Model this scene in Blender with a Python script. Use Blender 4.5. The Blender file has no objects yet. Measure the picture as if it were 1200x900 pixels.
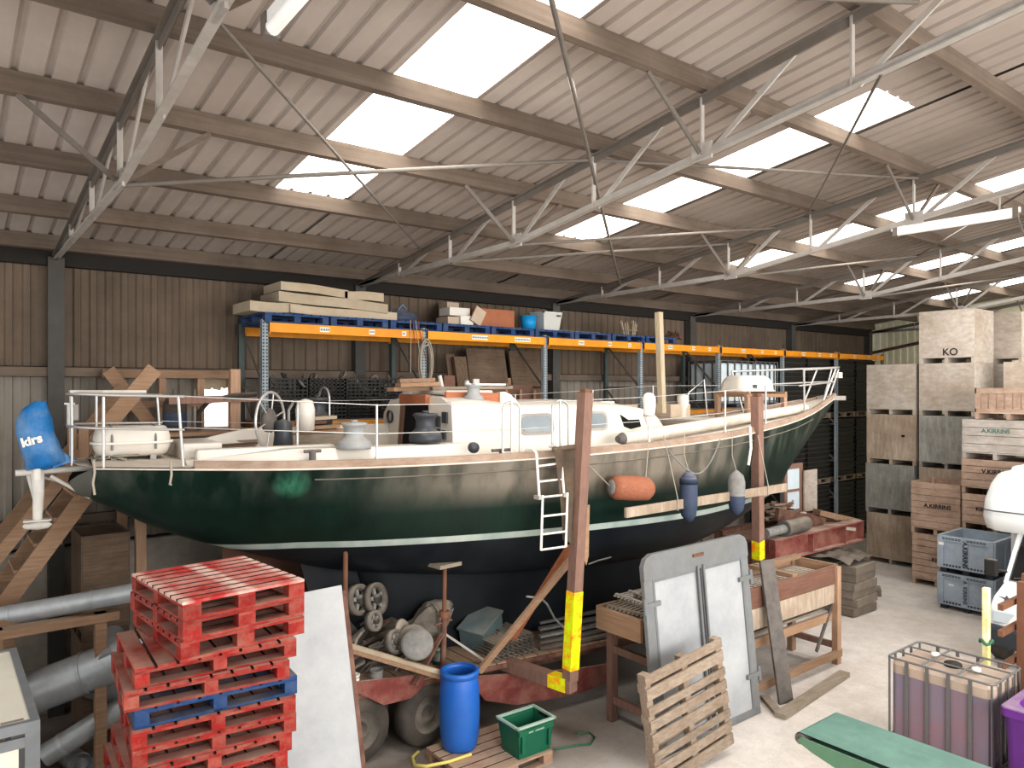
import bpy, math, random
from mathutils import Vector as V, Matrix
RND = random.Random(11)
PI = math.pi
C = bpy.context.scene.collection

# ---------------------------------------------------------------- camera survey
# world: X along the back wall, Y into the shed, Z up; the camera stands at (0,0,4.6)
CA = math.radians(51.9); FX, FY = math.cos(CA), math.sin(CA); CH = 4.6; FL = 870.0
def at(px, py, z=None, Y=None, X=None, d=None):
    u = (px-600)/FL; v = (454-py)/FL
    dx = FX+u*FY; dy = FY-u*FX
    if z is not None: d = (z-CH)/v
    elif Y is not None: d = Y/dy
    elif X is not None: d = X/dx
    return V((dx*d, dy*d, CH+v*d))

# ---------------------------------------------------------------- materials
def lin(c): return tuple(((x/255)/12.92 if x/255 <= .04045 else ((x/255+.055)/1.055)**2.4) for x in c)
VIVID = ('hivis','rack_orange','purple','drum_blue','tarp_blue','pallet_red','pallet_top','pallet_blue','bucket_blue','crate_green')
def M(name, rgb, rough=.75, var=.22, sc=6, st=(1,1,1), metal=0, dirt=None, dsc=1.3, damt=.5, dust=0, bump=0, spec=.3, rnd=.08, emit=0, alpha=1, trans=0):
    m = bpy.data.materials.new(name); m.use_nodes = True
    nt = m.node_tree; N = nt.nodes; K = nt.links.new
    b = N['Principled BSDF']; c = lin(rgb)
    if name not in VIVID: g_ = .3*c[0]+.59*c[1]+.11*c[2]; c = tuple(g_+(x-g_)*.8 for x in c)
    tc = N.new('ShaderNodeTexCoord'); mp = N.new('ShaderNodeMapping'); mp.inputs['Scale'].default_value = st
    oi = N.new('ShaderNodeObjectInfo')
    off = N.new('ShaderNodeVectorMath'); off.operation = 'ADD'
    ml = N.new('ShaderNodeMath'); ml.operation = 'MULTIPLY'; ml.inputs[1].default_value = 37
    K(oi.outputs['Random'], ml.inputs[0]); K(tc.outputs['Object'], off.inputs[0]); K(ml.outputs[0], off.inputs[1])
    K(off.outputs[0], mp.inputs['Vector'])
    n1 = N.new('ShaderNodeTexNoise'); n1.inputs['Scale'].default_value = sc; n1.inputs['Detail'].default_value = 7; n1.inputs['Roughness'].default_value = .62
    K(mp.outputs[0], n1.inputs['Vector'])
    r1 = N.new('ShaderNodeValToRGB'); r1.color_ramp.elements[0].position = .3; r1.color_ramp.elements[1].position = .72
    r1.color_ramp.elements[0].color = (*[x*(1-var) for x in c], 1); r1.color_ramp.elements[1].color = (*[min(1, x*(1+var*.7)) for x in c], 1)
    K(n1.outputs['Fac'], r1.inputs[0]); out = r1.outputs[0]
    def mix(fac, a, col):
        x = N.new('ShaderNodeMix'); x.data_type = 'RGBA'
        K(fac, x.inputs[0]); K(a, x.inputs[6])
        if isinstance(col, tuple): x.inputs[7].default_value = (*col, 1)
        else: K(col, x.inputs[7])
        return x.outputs[2]
    def mul(a, k):
        x = N.new('ShaderNodeMath'); x.operation = 'MULTIPLY'; K(a, x.inputs[0])
        if isinstance(k, (int, float)): x.inputs[1].default_value = k
        else: K(k, x.inputs[1])
        return x.outputs[0]
    def ramp(a, p, q):
        x = N.new('ShaderNodeMapRange'); x.inputs[1].default_value = p; x.inputs[2].default_value = q; K(a, x.inputs[0]); return x.outputs[0]
    if dirt:
        n2 = N.new('ShaderNodeTexNoise'); n2.inputs['Scale'].default_value = dsc; n2.inputs['Detail'].default_value = 8; n2.inputs['Roughness'].default_value = .7
        K(off.outputs[0], n2.inputs['Vector'])
        out = mix(mul(ramp(n2.outputs['Fac'], .42, .66), damt), out, lin(dirt))
    if dust:
        g = N.new('ShaderNodeNewGeometry'); sp = N.new('ShaderNodeSeparateXYZ'); K(g.outputs['Normal'], sp.inputs[0])
        n3 = N.new('ShaderNodeTexNoise'); n3.inputs['Scale'].default_value = 3; n3.inputs['Detail'].default_value = 5; K(off.outputs[0], n3.inputs['Vector'])
        out = mix(mul(mul(ramp(sp.outputs[2], .35, .9), dust), ramp(n3.outputs['Fac'], .25, .6)), out, lin((182,170,154)))
    if rnd:
        hs = N.new('ShaderNodeHueSaturation')
        K(N_range(N, K, oi.outputs['Random'], 1-rnd, 1+rnd), hs.inputs['Value']); K(out, hs.inputs['Color']); out = hs.outputs[0]
    K(out, b.inputs['Base Color'])
    b.inputs['Roughness'].default_value = rough; b.inputs['Metallic'].default_value = metal; b.inputs['Specular IOR Level'].default_value = spec
    if bump:
        bp = N.new('ShaderNodeBump'); bp.inputs['Strength'].default_value = bump; bp.inputs['Distance'].default_value = .02
        K(n1.outputs['Fac'], bp.inputs['Height']); K(bp.outputs[0], b.inputs['Normal'])
    if emit:
        K(out, b.inputs['Emission Color']); b.inputs['Emission Strength'].default_value = emit
    if trans: b.inputs['Transmission Weight'].default_value = trans
    if alpha < 1: b.inputs['Alpha'].default_value = alpha
    return m
def N_range(N, K, a, lo, hi):
    x = N.new('ShaderNodeMapRange'); x.inputs[3].default_value = lo; x.inputs[4].default_value = hi; K(a, x.inputs[0]); return x.outputs[0]

GX = (.6, 9, 9); GY = (9, .6, 9); GZ = (9, 9, .6)
m = {}
def D(k, *a, **kw): m[k] = M(k, *a, **kw)
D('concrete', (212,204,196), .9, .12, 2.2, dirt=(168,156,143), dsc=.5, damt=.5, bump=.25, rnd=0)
D('sheet_upper', (112,94,76), .8, .2, 2, st=(3,3,.25), dirt=(74,64,54), dsc=.7, damt=.6, rnd=0)
D('sheet_lower', (140,132,120), .8, .18, 2, st=(3,3,.25), dirt=(104,90,74), dsc=.7, damt=.5, rnd=0)
D('block', (172,164,150), .9, .15, 5, dirt=(120,108,92), damt=.5, rnd=0, bump=.2)
D('sheet_right', (196,190,158), .85, .15, 2, dirt=(150,140,112), rnd=0, emit=.22)  # faint emission stands in for daylight through the translucent sheets
D('roof', (174,161,151), .8, .1, 2, st=(2,.2,2), dirt=(152,138,128), dsc=.45, damt=.6, rnd=0)
D('skylight', (255,250,242), .6, .03, 2, emit=4.2, rnd=0)
D('daylight', (255,255,255), .6, .02, 2, emit=1.6, rnd=0)
D('purlin', (110,94,80), .85, .25, 3, st=(.25,8,8), dirt=(74,62,51), dsc=.8, damt=.6, rnd=.12)
D('galv_steel', (166,160,153), .6, .12, 8, metal=.1, dirt=(132,120,108), damt=.45)
D('steel_grey', (108,100,92), .7, .15, 6, metal=.05, dirt=(92,80,68), damt=.5)
D('column', (80,78,74), .7, .15, 5, dirt=(60,54,46))
D('tube_lamp', (240,240,238), .4, .04, 4, dirt=(190,182,170), damt=.3)
D('rack_blue', (150,164,172), .55, .15, 8, dirt=(92,104,110), damt=.5)
D('rack_green', (72,84,82), .6, .15, 8)
D('rack_orange', (232,150,28), .5, .12, 5, dirt=(176,108,30), damt=.35)
D('rack_hole', (44,40,36), .9, .1, 5)
D('label_white', (228,224,216), .6, .05, 5)
D('pallet_blue', (22,62,112), .75, .25, 6, dirt=(96,96,92), dsc=3, damt=.45, dust=.45)
D('pallet_red', (142,27,22), .75, .3, 5, dirt=(150,108,92), dsc=4.5, damt=.6, dust=.55, rnd=.14)
D('pallet_top', (176,40,36), .7, .22, 5, dirt=(196,168,156), dsc=2.4, damt=.75, rnd=.1)
D('pallet_bare', (170,134,106), .82, .28, 5, st=(2,6,6), dirt=(126,92,70), damt=.5, dust=.3, rnd=.1)
D('pallet_old', (150,132,112), .85, .3, 5, st=(2,6,6), dirt=(106,82,62), damt=.5, dust=.2, rnd=.1)
D('wood', (160,124,92), .82, .25, 4, st=GX, dirt=(118,88,62), damt=.4, dust=.25, rnd=.15)
D('wood_y', (160,124,92), .82, .25, 4, st=GY, dirt=(118,88,62), damt=.4, dust=.25, rnd=.15)
D('wood_z', (166,130,100), .82, .25, 4, st=GZ, dirt=(124,92,66), damt=.4, rnd=.12)
D('wood_grey', (150,136,118), .85, .25, 4, st=GX, dirt=(104,90,74), damt=.5, rnd=.12)
D('wood_red', (122,84,66), .8, .25, 4, st=GX, dirt=(100,60,44), damt=.5, dust=.25, rnd=.12)
D('ply', (180,160,138), .85, .3, 3, st=(5,5,.8), dirt=(128,106,84), dsc=1.1, damt=.6, rnd=.1)
D('ply_grey', (160,158,150), .85, .32, 3, st=(5,5,.8), dirt=(104,102,96), dsc=1.1, damt=.7, rnd=.08)
D('ply_pale', (190,178,165), .85, .24, 3, st=(2,2,4), dirt=(152,130,106), dsc=1.1, damt=.5, rnd=.06)
D('slat', (198,166,142), .85, .22, 4, st=(6,1,6), dirt=(132,100,78), dsc=2, damt=.5, rnd=.1)
D('slat_grey', (190,180,170), .85, .2, 4, st=(6,1,6), dirt=(134,122,108), dsc=2, damt=.5, rnd=.06)
D('stencil', (44,34,34), .8, .2, 20)
D('stencil_green', (70,120,104), .8, .2, 20)
D('bin_grey', (162,178,194), .5, .1, 6, dirt=(92,98,106), damt=.4, dust=.35)
D('bin_dark', (56,62,70), .6, .1, 6)
D('black_plastic', (34,33,31), .55, .2, 8, dust=.35, rnd=.2)
D('fold_line', (66,62,56), .7, .2, 8)
D('van_white', (236,240,240), .3, .03, 3, spec=.5, rnd=0)
D('van_shade', (206,212,214), .35, .03, 3, rnd=0)
D('glass_dark', (34,36,38), .08, .2, 3, spec=.8, rnd=0)
D('seam', (96,100,104), .5, .1, 5)
D('rubber', (44,42,40), .85, .15, 8, dust=.5)
D('tyre', (66,61,56), .9, .18, 8, dirt=(110,100,88), damt=.5)
D('rust', (130,84,56), .8, .35, 6, dirt=(96,60,44), dsc=3, damt=.6)
D('rust_dark', (104,66,52), .8, .3, 6, dirt=(140,112,96), dsc=3, damt=.5)
D('red_steel', (128,52,44), .75, .25, 4, dirt=(150,120,104), dsc=2, damt=.55, dust=.7)
D('pole_yellow', (222,212,120), .5, .2, 4, dirt=(232,232,224), dsc=3, damt=.8)
D('hivis', (206,232,20), .45, .1, 5, dirt=(246,110,30), dsc=7, damt=1, emit=.1, rnd=0)
D('post_brown', (138,102,86), .75, .22, 5, st=(4,4,1), dirt=(140,110,94), dsc=2, damt=.4)
D('ibc_frame', (112,112,112), .4, .1, 8, metal=.4, dirt=(110,104,98))
D('ibc_shell', (172,152,134), .4, .08, 3, dirt=(190,160,140), damt=.4, rnd=0)
D('ibc_liquid', (122,112,130), .4, .12, 2, st=(1,1,.3), dirt=(146,98,98), dsc=.9, damt=.6, rnd=0)
D('ibc_cap', (30,28,28), .6, .1, 5)
D('ibc_pale', (206,222,230), .5, .08, 3, rnd=0)
D('purple', (96,44,124), .45, .1, 5, dust=.45)
D('belt', (86,130,118), .5, .12, 2, st=(4,.6,4), dirt=(120,160,146), dsc=1.2, damt=.6, rnd=0)
D('green_paint', (84,132,100), .5, .15, 5, dirt=(110,140,112), damt=.4)
D('drum_blue', (26,92,176), .42, .08, 3, dirt=(60,110,170), dsc=2, damt=.3, spec=.5)
D('crate_green', (24,92,68), .45, .12, 5, dust=.4)
D('crate_rim', (150,176,160), .6, .1, 5)
D('hose_yellow', (206,188,70), .5, .15, 8)
D('cord_green', (40,110,80), .5, .15, 8)
D('panel_white', (154,158,162), .5, .04, 2, dirt=(196,196,194), dsc=1, damt=.4, rnd=0)
D('duct', (172,178,182), .38, .14, 9, metal=.35, dirt=(138,140,142), dsc=2, damt=.4)
D('cab_cream', (236,232,216), .5, .04, 3, dirt=(216,206,184), damt=.3)
D('cab_frame', (134,140,144), .5, .12, 6, metal=.3)
D('door_grey', (118,122,125), .6, .14, 6, dirt=(112,108,102), dsc=2, damt=.5, metal=.1)
D('iron_dark', (92,86,82), .65, .18, 6, dirt=(120,112,104), dsc=3, damt=.5)
D('gel_white', (212,206,196), .4, .05, 3, dirt=(214,200,182), dsc=1.2, damt=.5, dust=.25, rnd=0)
D('deck', (214,204,190), .7, .1, 4, dirt=(176,160,140), dsc=1.5, damt=.6, rnd=0)
D('toe_rail', (150,122,102), .8, .22, 4, st=GX, dirt=(176,160,142), dsc=2, damt=.6, rnd=0)
D('teak_orange', (176,98,50), .6, .2, 4, st=GX, rnd=.05)
D('navy', (14,20,27), .6, .25, 2, dirt=(34,42,46), dsc=1.5, damt=.3, rnd=0)
D('stainless', (196,194,190), .3, .06, 6, metal=.5)
D('window_grey', (118,130,136), .15, .12, 4, spec=.6, rnd=0)
D('hole', (14,13,12), .95, .1, 4, rnd=0)
D('winch', (150,152,152), .6, .12, 8, metal=.1, dust=.4)
D('winch_dark', (66,70,76), .45, .12, 8, metal=.3, dust=.3)
D('tarp_blue', (28,112,176), .55, .3, 4, dirt=(150,172,190), dsc=2.2, damt=.5, bump=.5)
D('outboard_leg', (206,202,194), .5, .1, 6, dirt=(150,140,126))
D('fender_orange', (160,92,58), .7, .25, 8, st=(1,5,5), dirt=(140,84,54), dsc=4, damt=.5, bump=.3)
D('fender_blue', (58,72,98), .6, .18, 6, dust=.5)
D('cloth_grey', (128,126,122), .9, .25, 8, bump=.5)
D('rope', (168,158,140), .9, .15, 20)
D('rope_red', (140,66,44), .9, .15, 20)
D('tarp_brown', (104,86,68), .9, .35, 4, dirt=(62,52,42), dsc=2.5, damt=.7, bump=.5)
D('foam', (180,164,138), .9, .12, 4, dirt=(160,136,104), damt=.4, rnd=.1)
D('carton_white', (224,218,208), .8, .06, 4, rnd=.06)
D('carton', (170,98,58), .85, .12, 4, rnd=.06)
D('carton_pale', (190,168,142), .85, .12, 4, rnd=.06)
D('bucket_blue', (24,140,200), .45, .1, 4)
D('tote', (198,198,192), .5, .06, 4)
D('junk_dark', (60,54,48), .9, .35, 5, dirt=(104,96,86), dsc=4, damt=.5, dust=.5, rnd=.3)
D('junk_grey', (116,108,98), .9, .3, 5, dirt=(76,68,60), dsc=4, damt=.5, dust=.5, rnd=.25)
D('paint_red', (170,40,30), .6, .2, 6)
D('teal_box', (92,116,120), .6, .2, 5, dust=.4)
D('brick', (120,108,94), .9, .2, 6, dust=.4, rnd=.15)
D('bark', (108,86,66), .95, .35, 5, st=GZ, bump=.6)
D('stick', (176,158,128), .9, .2, 6, st=GZ)

D('transom_paint', (96,94,86), .6, .3, 4, dirt=(44,58,52), dsc=2, damt=.6, rnd=0)
D('gap_dark', (64,42,34), .9, .3, 6)
D('wood_dark', (112,90,70), .85, .3, 4, st=GX, dirt=(70,56,44), damt=.6, rnd=.1)
# green topsides, cream boot stripe and navy bottom are bands of one hull: banded by height, dust on the upper sides
def hull_material():
    mt = bpy.data.materials.new('hull_paint'); mt.use_nodes = True; nt = mt.node_tree; N = nt.nodes; K = nt.links.new
    b = N['Principled BSDF']; tc = N.new('ShaderNodeTexCoord'); sp = N.new('ShaderNodeSeparateXYZ'); K(tc.outputs['Object'], sp.inputs[0])
    def mixc(f, a, c):
        x = N.new('ShaderNodeMix'); x.data_type = 'RGBA'; K(f, x.inputs[0])
        for s, i in ((a, 6), (c, 7)):
            if isinstance(s, tuple): x.inputs[i].default_value = (*lin(s), 1)
            else: K(s, x.inputs[i])
        return x.outputs[2]
    def rng(a, p, q, lo=0, hi=1):
        x = N.new('ShaderNodeMapRange'); x.inputs[1].default_value = p; x.inputs[2].default_value = q; x.inputs[3].default_value = lo; x.inputs[4].default_value = hi
        K(a, x.inputs[0]); return x.outputs[0]
    def mlt(a, c):
        x = N.new('ShaderNodeMath'); x.operation = 'MULTIPLY'; K(a, x.inputs[0]); K(c, x.inputs[1]); return x.outputs[0]
    n = N.new('ShaderNodeTexNoise'); n.inputs['Scale'].default_value = 1.6; n.inputs['Detail'].default_value = 9; n.inputs['Roughness'].default_value = .7
    mp = N.new('ShaderNodeMapping'); mp.inputs['Scale'].default_value = (1.6, 1, .55); K(tc.outputs['Object'], mp.inputs[0]); K(mp.outputs[0], n.inputs['Vector'])
    green = mixc(rng(n.outputs['Fac'], .3, .75), (7,26,21), (18,46,37))
    # dust: strongest amidships high on the topsides
    dz = rng(sp.outputs[2], 3.05, 3.38); dx = mlt(rng(sp.outputs[0], 2.6, 4.6), rng(sp.outputs[0], 9.6, 7.6))
    n2 = N.new('ShaderNodeTexNoise'); n2.inputs['Scale'].default_value = 2.5; n2.inputs['Detail'].default_value = 8; K(mp.outputs[0], n2.inputs['Vector'])
    green = mixc(mlt(mlt(dz, dx), rng(n2.outputs['Fac'], .3, .55, .3, .92)), green, (134,124,112))
    gen = mlt(rng(sp.outputs[2], 3.2, 3.7, 0, .35), rng(n2.outputs['Fac'], .45, .75))
    green = mixc(gen, green, (130,128,120))
    # scuffed paler patch on the quarter
    ds = N.new('ShaderNodeVectorMath'); ds.operation = 'DISTANCE'; ds.inputs[1].default_value = (1.95,-1.2,3.47); mq = N.new('ShaderNodeMapping'); mq.inputs['Location'].default_value = (0,0,-3.47); K(tc.outputs['Object'], ds.inputs[0])
    green = mixc(mlt(rng(ds.outputs['Value'], .24, .05, 0, 1), rng(n2.outputs['Fac'], .4, .55, .2, .85)), green, (72,140,112))
    navy = mixc(rng(n.outputs['Fac'], .3, .75), (11,16,22), (28,35,41))
    s1 = rng(sp.outputs[2], 2.612, 2.618); s2 = rng(sp.outputs[2], 2.702, 2.708)
    col = mixc(s1, navy, mixc(rng(n2.outputs['Fac'], .3, .7), (150,166,160), (186,194,186)))
    col = mixc(s2, col, green)
    K(col, b.inputs['Base Color']); b.inputs['Roughness'].default_value = .38; b.inputs['Specular IOR Level'].default_value = .35
    return mt
m['hull'] = hull_material()
def worn(key, build):  # mixes a masked tone over a base colour: wear, cracks, painted roof shade
    mt = m[key]; nt = mt.node_tree; N = nt.nodes; K = nt.links.new; b = N['Principled BSDF']
    src = b.inputs['Base Color'].links[0].from_socket; tc = N.new('ShaderNodeTexCoord'); n = N.new('ShaderNodeTexNoise'); n.inputs['Detail'].default_value = 8
    K(tc.outputs['Object'], n.inputs['Vector']); sp = N.new('ShaderNodeSeparateXYZ'); K(tc.outputs['Object'], sp.inputs[0])
    def rng(a, p, q, lo=0, hi=1):
        x = N.new('ShaderNodeMapRange'); x.inputs[1].default_value = p; x.inputs[2].default_value = q; x.inputs[3].default_value = lo; x.inputs[4].default_value = hi; K(a, x.inputs[0]); return x.outputs[0]
    def op(o, a, c=None):
        x = N.new('ShaderNodeMath'); x.operation = o; K(a, x.inputs[0])
        if isinstance(c, (int, float)): x.inputs[1].default_value = c
        elif c is not None: K(c, x.inputs[1])
        return x.outputs[0]
    fac, col = build(n, sp, rng, op); mx = N.new('ShaderNodeMix'); mx.data_type = 'RGBA'; K(fac, mx.inputs[0]); K(src, mx.inputs[6]); mx.inputs[7].default_value = (*lin(col), 1); K(mx.outputs[2], b.inputs['Base Color'])
def _top(n, sp, rng, op):      # paint worn off along the nailed lines and the ends
    n.inputs['Scale'].default_value = 9; a = op('ABSOLUTE', sp.outputs[0])
    return op('MULTIPLY', op('MAXIMUM', rng(a, .09, .04), rng(a, .40, .46)), rng(n.outputs['Fac'], .3, .6, .25, .95)), (214,190,178)
worn('pallet_top', _top)
def _floor(n, sp, rng, op):    # darker brown ground under and around the trailer
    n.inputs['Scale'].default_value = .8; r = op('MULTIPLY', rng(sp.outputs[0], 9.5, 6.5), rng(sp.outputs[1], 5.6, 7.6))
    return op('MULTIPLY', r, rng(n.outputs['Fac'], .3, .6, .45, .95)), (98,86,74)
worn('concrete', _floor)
def _crack(n, sp, rng, op):    # wandering grit and fine cracks
    n.inputs['Scale'].default_value = 3.5; n.inputs['Roughness'].default_value = .8; x = op('ABSOLUTE', op('SUBTRACT', n.outputs['Fac'], .5))
    return rng(x, .012, .002, 0, .3), (112,100,88)
worn('concrete', _crack)
def _roof(n, sp, rng, op):     # shade painted into the sheet colour, dimming the roof towards the far end
    n.inputs['Scale'].default_value = .6
    return op('MULTIPLY', rng(sp.outputs[0], 4.5, 11), rng(n.outputs['Fac'], .3, .65, .5, .95)), (122,110,100)
worn('roof', _roof)

# ---------------------------------------------------------------- mesh builder
class MB:
    def __init__(s): s.v = []; s.f = []; s.mi = []; s.sm = []
    def add(s, vs, fs, mi=0, sm=False):
        o = len(s.v); s.v += [V(x) for x in vs]
        for f in fs: s.f.append([o+i for i in f]); s.mi.append(mi); s.sm.append(sm)
        return s
    def obox(s, o, ex, ey, ez, a, b, mi=0):      # box from a to b in the frame (o, ex, ey, ez)
        o, ex, ey, ez = V(o), V(ex), V(ey), V(ez); P = []
        for z in (a[2], b[2]):
            for x, y in ((a[0],a[1]), (b[0],a[1]), (b[0],b[1]), (a[0],b[1])): P.append(o+ex*x+ey*y+ez*z)
        return s.add(P, [(3,2,1,0), (4,5,6,7), (0,1,5,4), (1,2,6,5), (2,3,7,6), (3,0,4,7)], mi)
    def box(s, a, b, mi=0): return s.obox((0,0,0), (1,0,0), (0,1,0), (0,0,1), a, b, mi)
    def cb(s, c, d, rz=0, mi=0):                 # box by centre and size, turned about z
        ca, sa = math.cos(rz), math.sin(rz); h = [x/2 for x in d]
        return s.obox(c, (ca,sa,0), (-sa,ca,0), (0,0,1), (-h[0],-h[1],-h[2]), h, mi)
    def bar(s, p, q, w, h=None, up=(0,0,1), mi=0):
        p, q = V(p), V(q); h = h or w; d = q-p; L = d.length; ex = d/L; ey = V(up).cross(ex)
        if ey.length < 1e-4: ey = V((0,1,0)).cross(ex)
        ey.normalize(); ez = ex.cross(ey)
        return s.obox(p, ex, ey, ez, (0,-w/2,-h/2), (L,w/2,h/2), mi)
    def tube(s, pts, r, n=8, closed=False, mi=0, caps=True):
        pts = [V(p) for p in pts]; k = len(pts); rs = r if isinstance(r, (list, tuple)) else [r]*k; rings = []
        nrm = None
        for i, p in enumerate(pts):
            a = pts[(i-1) % k] if (closed or i) else p; b = pts[(i+1) % k] if (closed or i < k-1) else p
            t = (b-a).normalized()
            if nrm is None:
                nrm = t.orthogonal().normalized()
            else:
                nrm = nrm-t*nrm.dot(t)
                nrm = nrm.normalized() if nrm.length > 1e-6 else t.orthogonal().normalized()
            bn = t.cross(nrm)
            rings.append([p+(nrm*math.cos(2*PI*j/n)+bn*math.sin(2*PI*j/n))*rs[i] for j in range(n)])
        vs = [v for R in rings for v in R]; fs = []
        for i in range(k if closed else k-1):
            for j in range(n):
                a = i*n+j; b = i*n+(j+1) % n; c = ((i+1) % k)*n+(j+1) % n; d = ((i+1) % k)*n+j; fs.append((a,b,c,d))
        s.add(vs, fs, mi, True)
        if caps and not closed: s.add(rings[0], [tuple(range(n))[::-1]], mi); s.add(rings[-1], [tuple(range(n))], mi)
        return s
    def cyl(s, p, q, r, r2=None, n=20, mi=0): return s.tube([p, q], [r, r if r2 is None else r2], n, mi=mi)
    def lathe(s, prof, c=(0,0,0), ax=(0,0,1), n=28, mi=0):
        ax = V(ax).normalized(); e1 = ax.orthogonal().normalized(); e2 = ax.cross(e1); c = V(c); k = len(prof)
        vs = [c+ax*z+(e1*math.cos(2*PI*j/n)+e2*math.sin(2*PI*j/n))*r for r, z in prof for j in range(n)]
        fs = [(i*n+j, i*n+(j+1) % n, (i+1)*n+(j+1) % n, (i+1)*n+j) for i in range(k-1) for j in range(n)]
        s.add(vs, fs, mi, True)
        return s
    def grid(s, rows, mi=0, sm=True, flip=False):
        n = len(rows[0]); vs = [v for r in rows for v in r]
        fs = [(i*n+j, i*n+j+1, (i+1)*n+j+1, (i+1)*n+j) for i in range(len(rows)-1) for j in range(n-1)]
        if flip: fs = [f[::-1] for f in fs]
        return s.add(vs, fs, mi, sm)
    def prism(s, poly, o, ex, ey, t, mi=0):      # polygon in the (ex, ey) plane, thickness t along ex x ey, both ways
        o, ex, ey = V(o), V(ex).normalized(), V(ey).normalized(); ez = ex.cross(ey); n = len(poly)
        A = [o+ex*x+ey*y-ez*t/2 for x, y in poly]; B = [v+ez*t for v in A]
        return s.add(A+B, [tuple(range(n))[::-1], tuple(range(n, 2*n))]+[(i, (i+1) % n, n+(i+1) % n, n+i) for i in range(n)], mi)
    def poly3(s, pts, th, mi=0):                 # 3-D polygon given thickness along th (a vector)
        pts = [V(p) for p in pts]; n = len(pts); B = [p+V(th) for p in pts]
        return s.add(pts+B, [tuple(range(n))[::-1], tuple(range(n, 2*n))]+[(i, (i+1) % n, n+(i+1) % n, n+i) for i in range(n)], mi)
    def corr(s, o, u, v, lu, lv, pitch=.2, rib=.35, depth=.03, nrm=None, mi=0, sub=1, phase=0):
        o, u, v = V(o), V(u).normalized(), V(v).normalized(); nn = V(nrm) if nrm else u.cross(v)
        xs = []; k = 0
        cut = [(0,0), (1-rib-.12,0), (1-rib-.0,1), (.94,1)]
        x = 0; pts = [(0, 0)]
        while x < lu:
            for a, h in cut[1:]+[(1,0)]:
                xx = x+a*pitch
                if xx >= lu: break
                pts.append((xx, h*depth))
            x += pitch
        pts.append((lu, pts[-1][1]))
        A = [o+u*a+nn*h for a, h in pts]; rows = [[p+v*(lv*i/sub) for p in A] for i in range(sub+1)]
        return s.grid(rows, mi, False)

WM = {}
def mesh_ob(name, mb, mats, vs):
    me = bpy.data.meshes.new(name); me.from_pydata([tuple(v) for v in vs], [], mb.f)
    for x in (mats if isinstance(mats, (list, tuple)) else [mats]): me.materials.append(m[x] if isinstance(x, str) else x)
    me.polygons.foreach_set('material_index', mb.mi); me.polygons.foreach_set('use_smooth', mb.sm); me.update()
    o = bpy.data.objects.new(name, me); C.objects.link(o); return o
def bevel(o, w, seg=2):
    b = o.modifiers.new('bevel', 'BEVEL'); b.width = w; b.segments = seg; b.limit_method = 'ANGLE'; b.angle_limit = math.radians(40); b.harden_normals = False
def tag(o, label=None, cat=None, group=None, kind=None):
    for k, x in (('label', label), ('category', cat), ('group', group), ('kind', kind)):
        if x: o[k] = x
    return o
def T(name, label, cat, loc=(0,0,0), rz=0, group=None, rot=None):    # an Empty at the thing's base
    o = bpy.data.objects.new(name, None); o.empty_display_size = .1; C.objects.link(o); o.location = loc
    o.rotation_euler = rot if rot else (0,0,rz); tag(o, label, cat, group)
    WM[o.name] = (Matrix.Translation(V(loc)) @ o.rotation_euler.to_matrix().to_4x4()).inverted(); return o
def P(par, name, mb, mats, w=False, bev=0, label=None):              # a part under a thing (or a sub-part under a part)
    vs = [WM[par.name] @ v for v in mb.v] if w else mb.v
    o = mesh_ob(name, mb, mats, vs); o.parent = par; WM[o.name] = WM[par.name]
    if bev: bevel(o, bev)
    if label: o['label'] = label
    return o
def S(name, label, cat, mb, mats, group=None, bev=0, kind=None):     # a thing that is one mesh
    xs = [v.x for v in mb.v]; ys = [v.y for v in mb.v]; zs = [v.z for v in mb.v]
    b = V(((min(xs)+max(xs))/2, (min(ys)+max(ys))/2, min(zs)))
    o = mesh_ob(name, mb, mats, [v-b for v in mb.v]); o.location = b; tag(o, label, cat, group, kind)
    WM[o.name] = Matrix.Translation(-b)
    if bev: bevel(o, bev)
    return o
def ST(name, mb, mats):                                              # the setting
    o = mesh_ob(name, mb, mats, mb.v); o['kind'] = 'structure'; return o
def dup(r0, loc, rz=None, label=None, group=None, rot=None):
    r = r0.copy(); C.objects.link(r); r.location = loc
    if rz is not None: r.rotation_euler = (0,0,rz)
    if rot is not None: r.rotation_euler = rot
    if label: r['label'] = label
    if group: r['group'] = group
    for ch in list(r0.children):
        c = ch.copy(); C.objects.link(c); c.parent = r
        for g in list(ch.children):
            d = g.copy(); C.objects.link(d); d.parent = c
    return r
def recolour(root, a, b):
    done = {}
    for o in [root]+list(root.children_recursive):
        if o.type == 'MESH' and any(x and x.name == a for x in o.data.materials):
            if o.data.name not in done:
                me = o.data.copy(); done[o.data.name] = me
                for i, x in enumerate(me.materials):
                    if x.name == a: me.materials[i] = m[b]
            o.data = done[o.data.name]
def text_mb(body, size, o, ex, ey, bold=.0, align='CENTER', th=.002):
    cu = bpy.data.curves.new('lettering', 'FONT'); cu.body = body; cu.size = size; cu.align_x = align; cu.align_y = 'CENTER'; cu.offset = bold
    ob = bpy.data.objects.new('lettering', cu); C.objects.link(ob); bpy.context.view_layer.update()
    me = bpy.data.meshes.new_from_object(ob); bpy.data.objects.remove(ob)
    o, ex, ey = V(o), V(ex).normalized(), V(ey).normalized(); ez = ex.cross(ey); mb = MB()
    mb.add([o+ex*v.co.x+ey*v.co.y+ez*th for v in me.vertices], [tuple(p.vertices) for p in me.polygons]); return mb
def sweep(a, b, sag, n=10):                                          # a hanging line between two points
    a, b = V(a), V(b); return [a.lerp(b, i/n)-V((0,0,sag*4*(i/n)*(1-i/n))) for i in range(n+1)]
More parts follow.
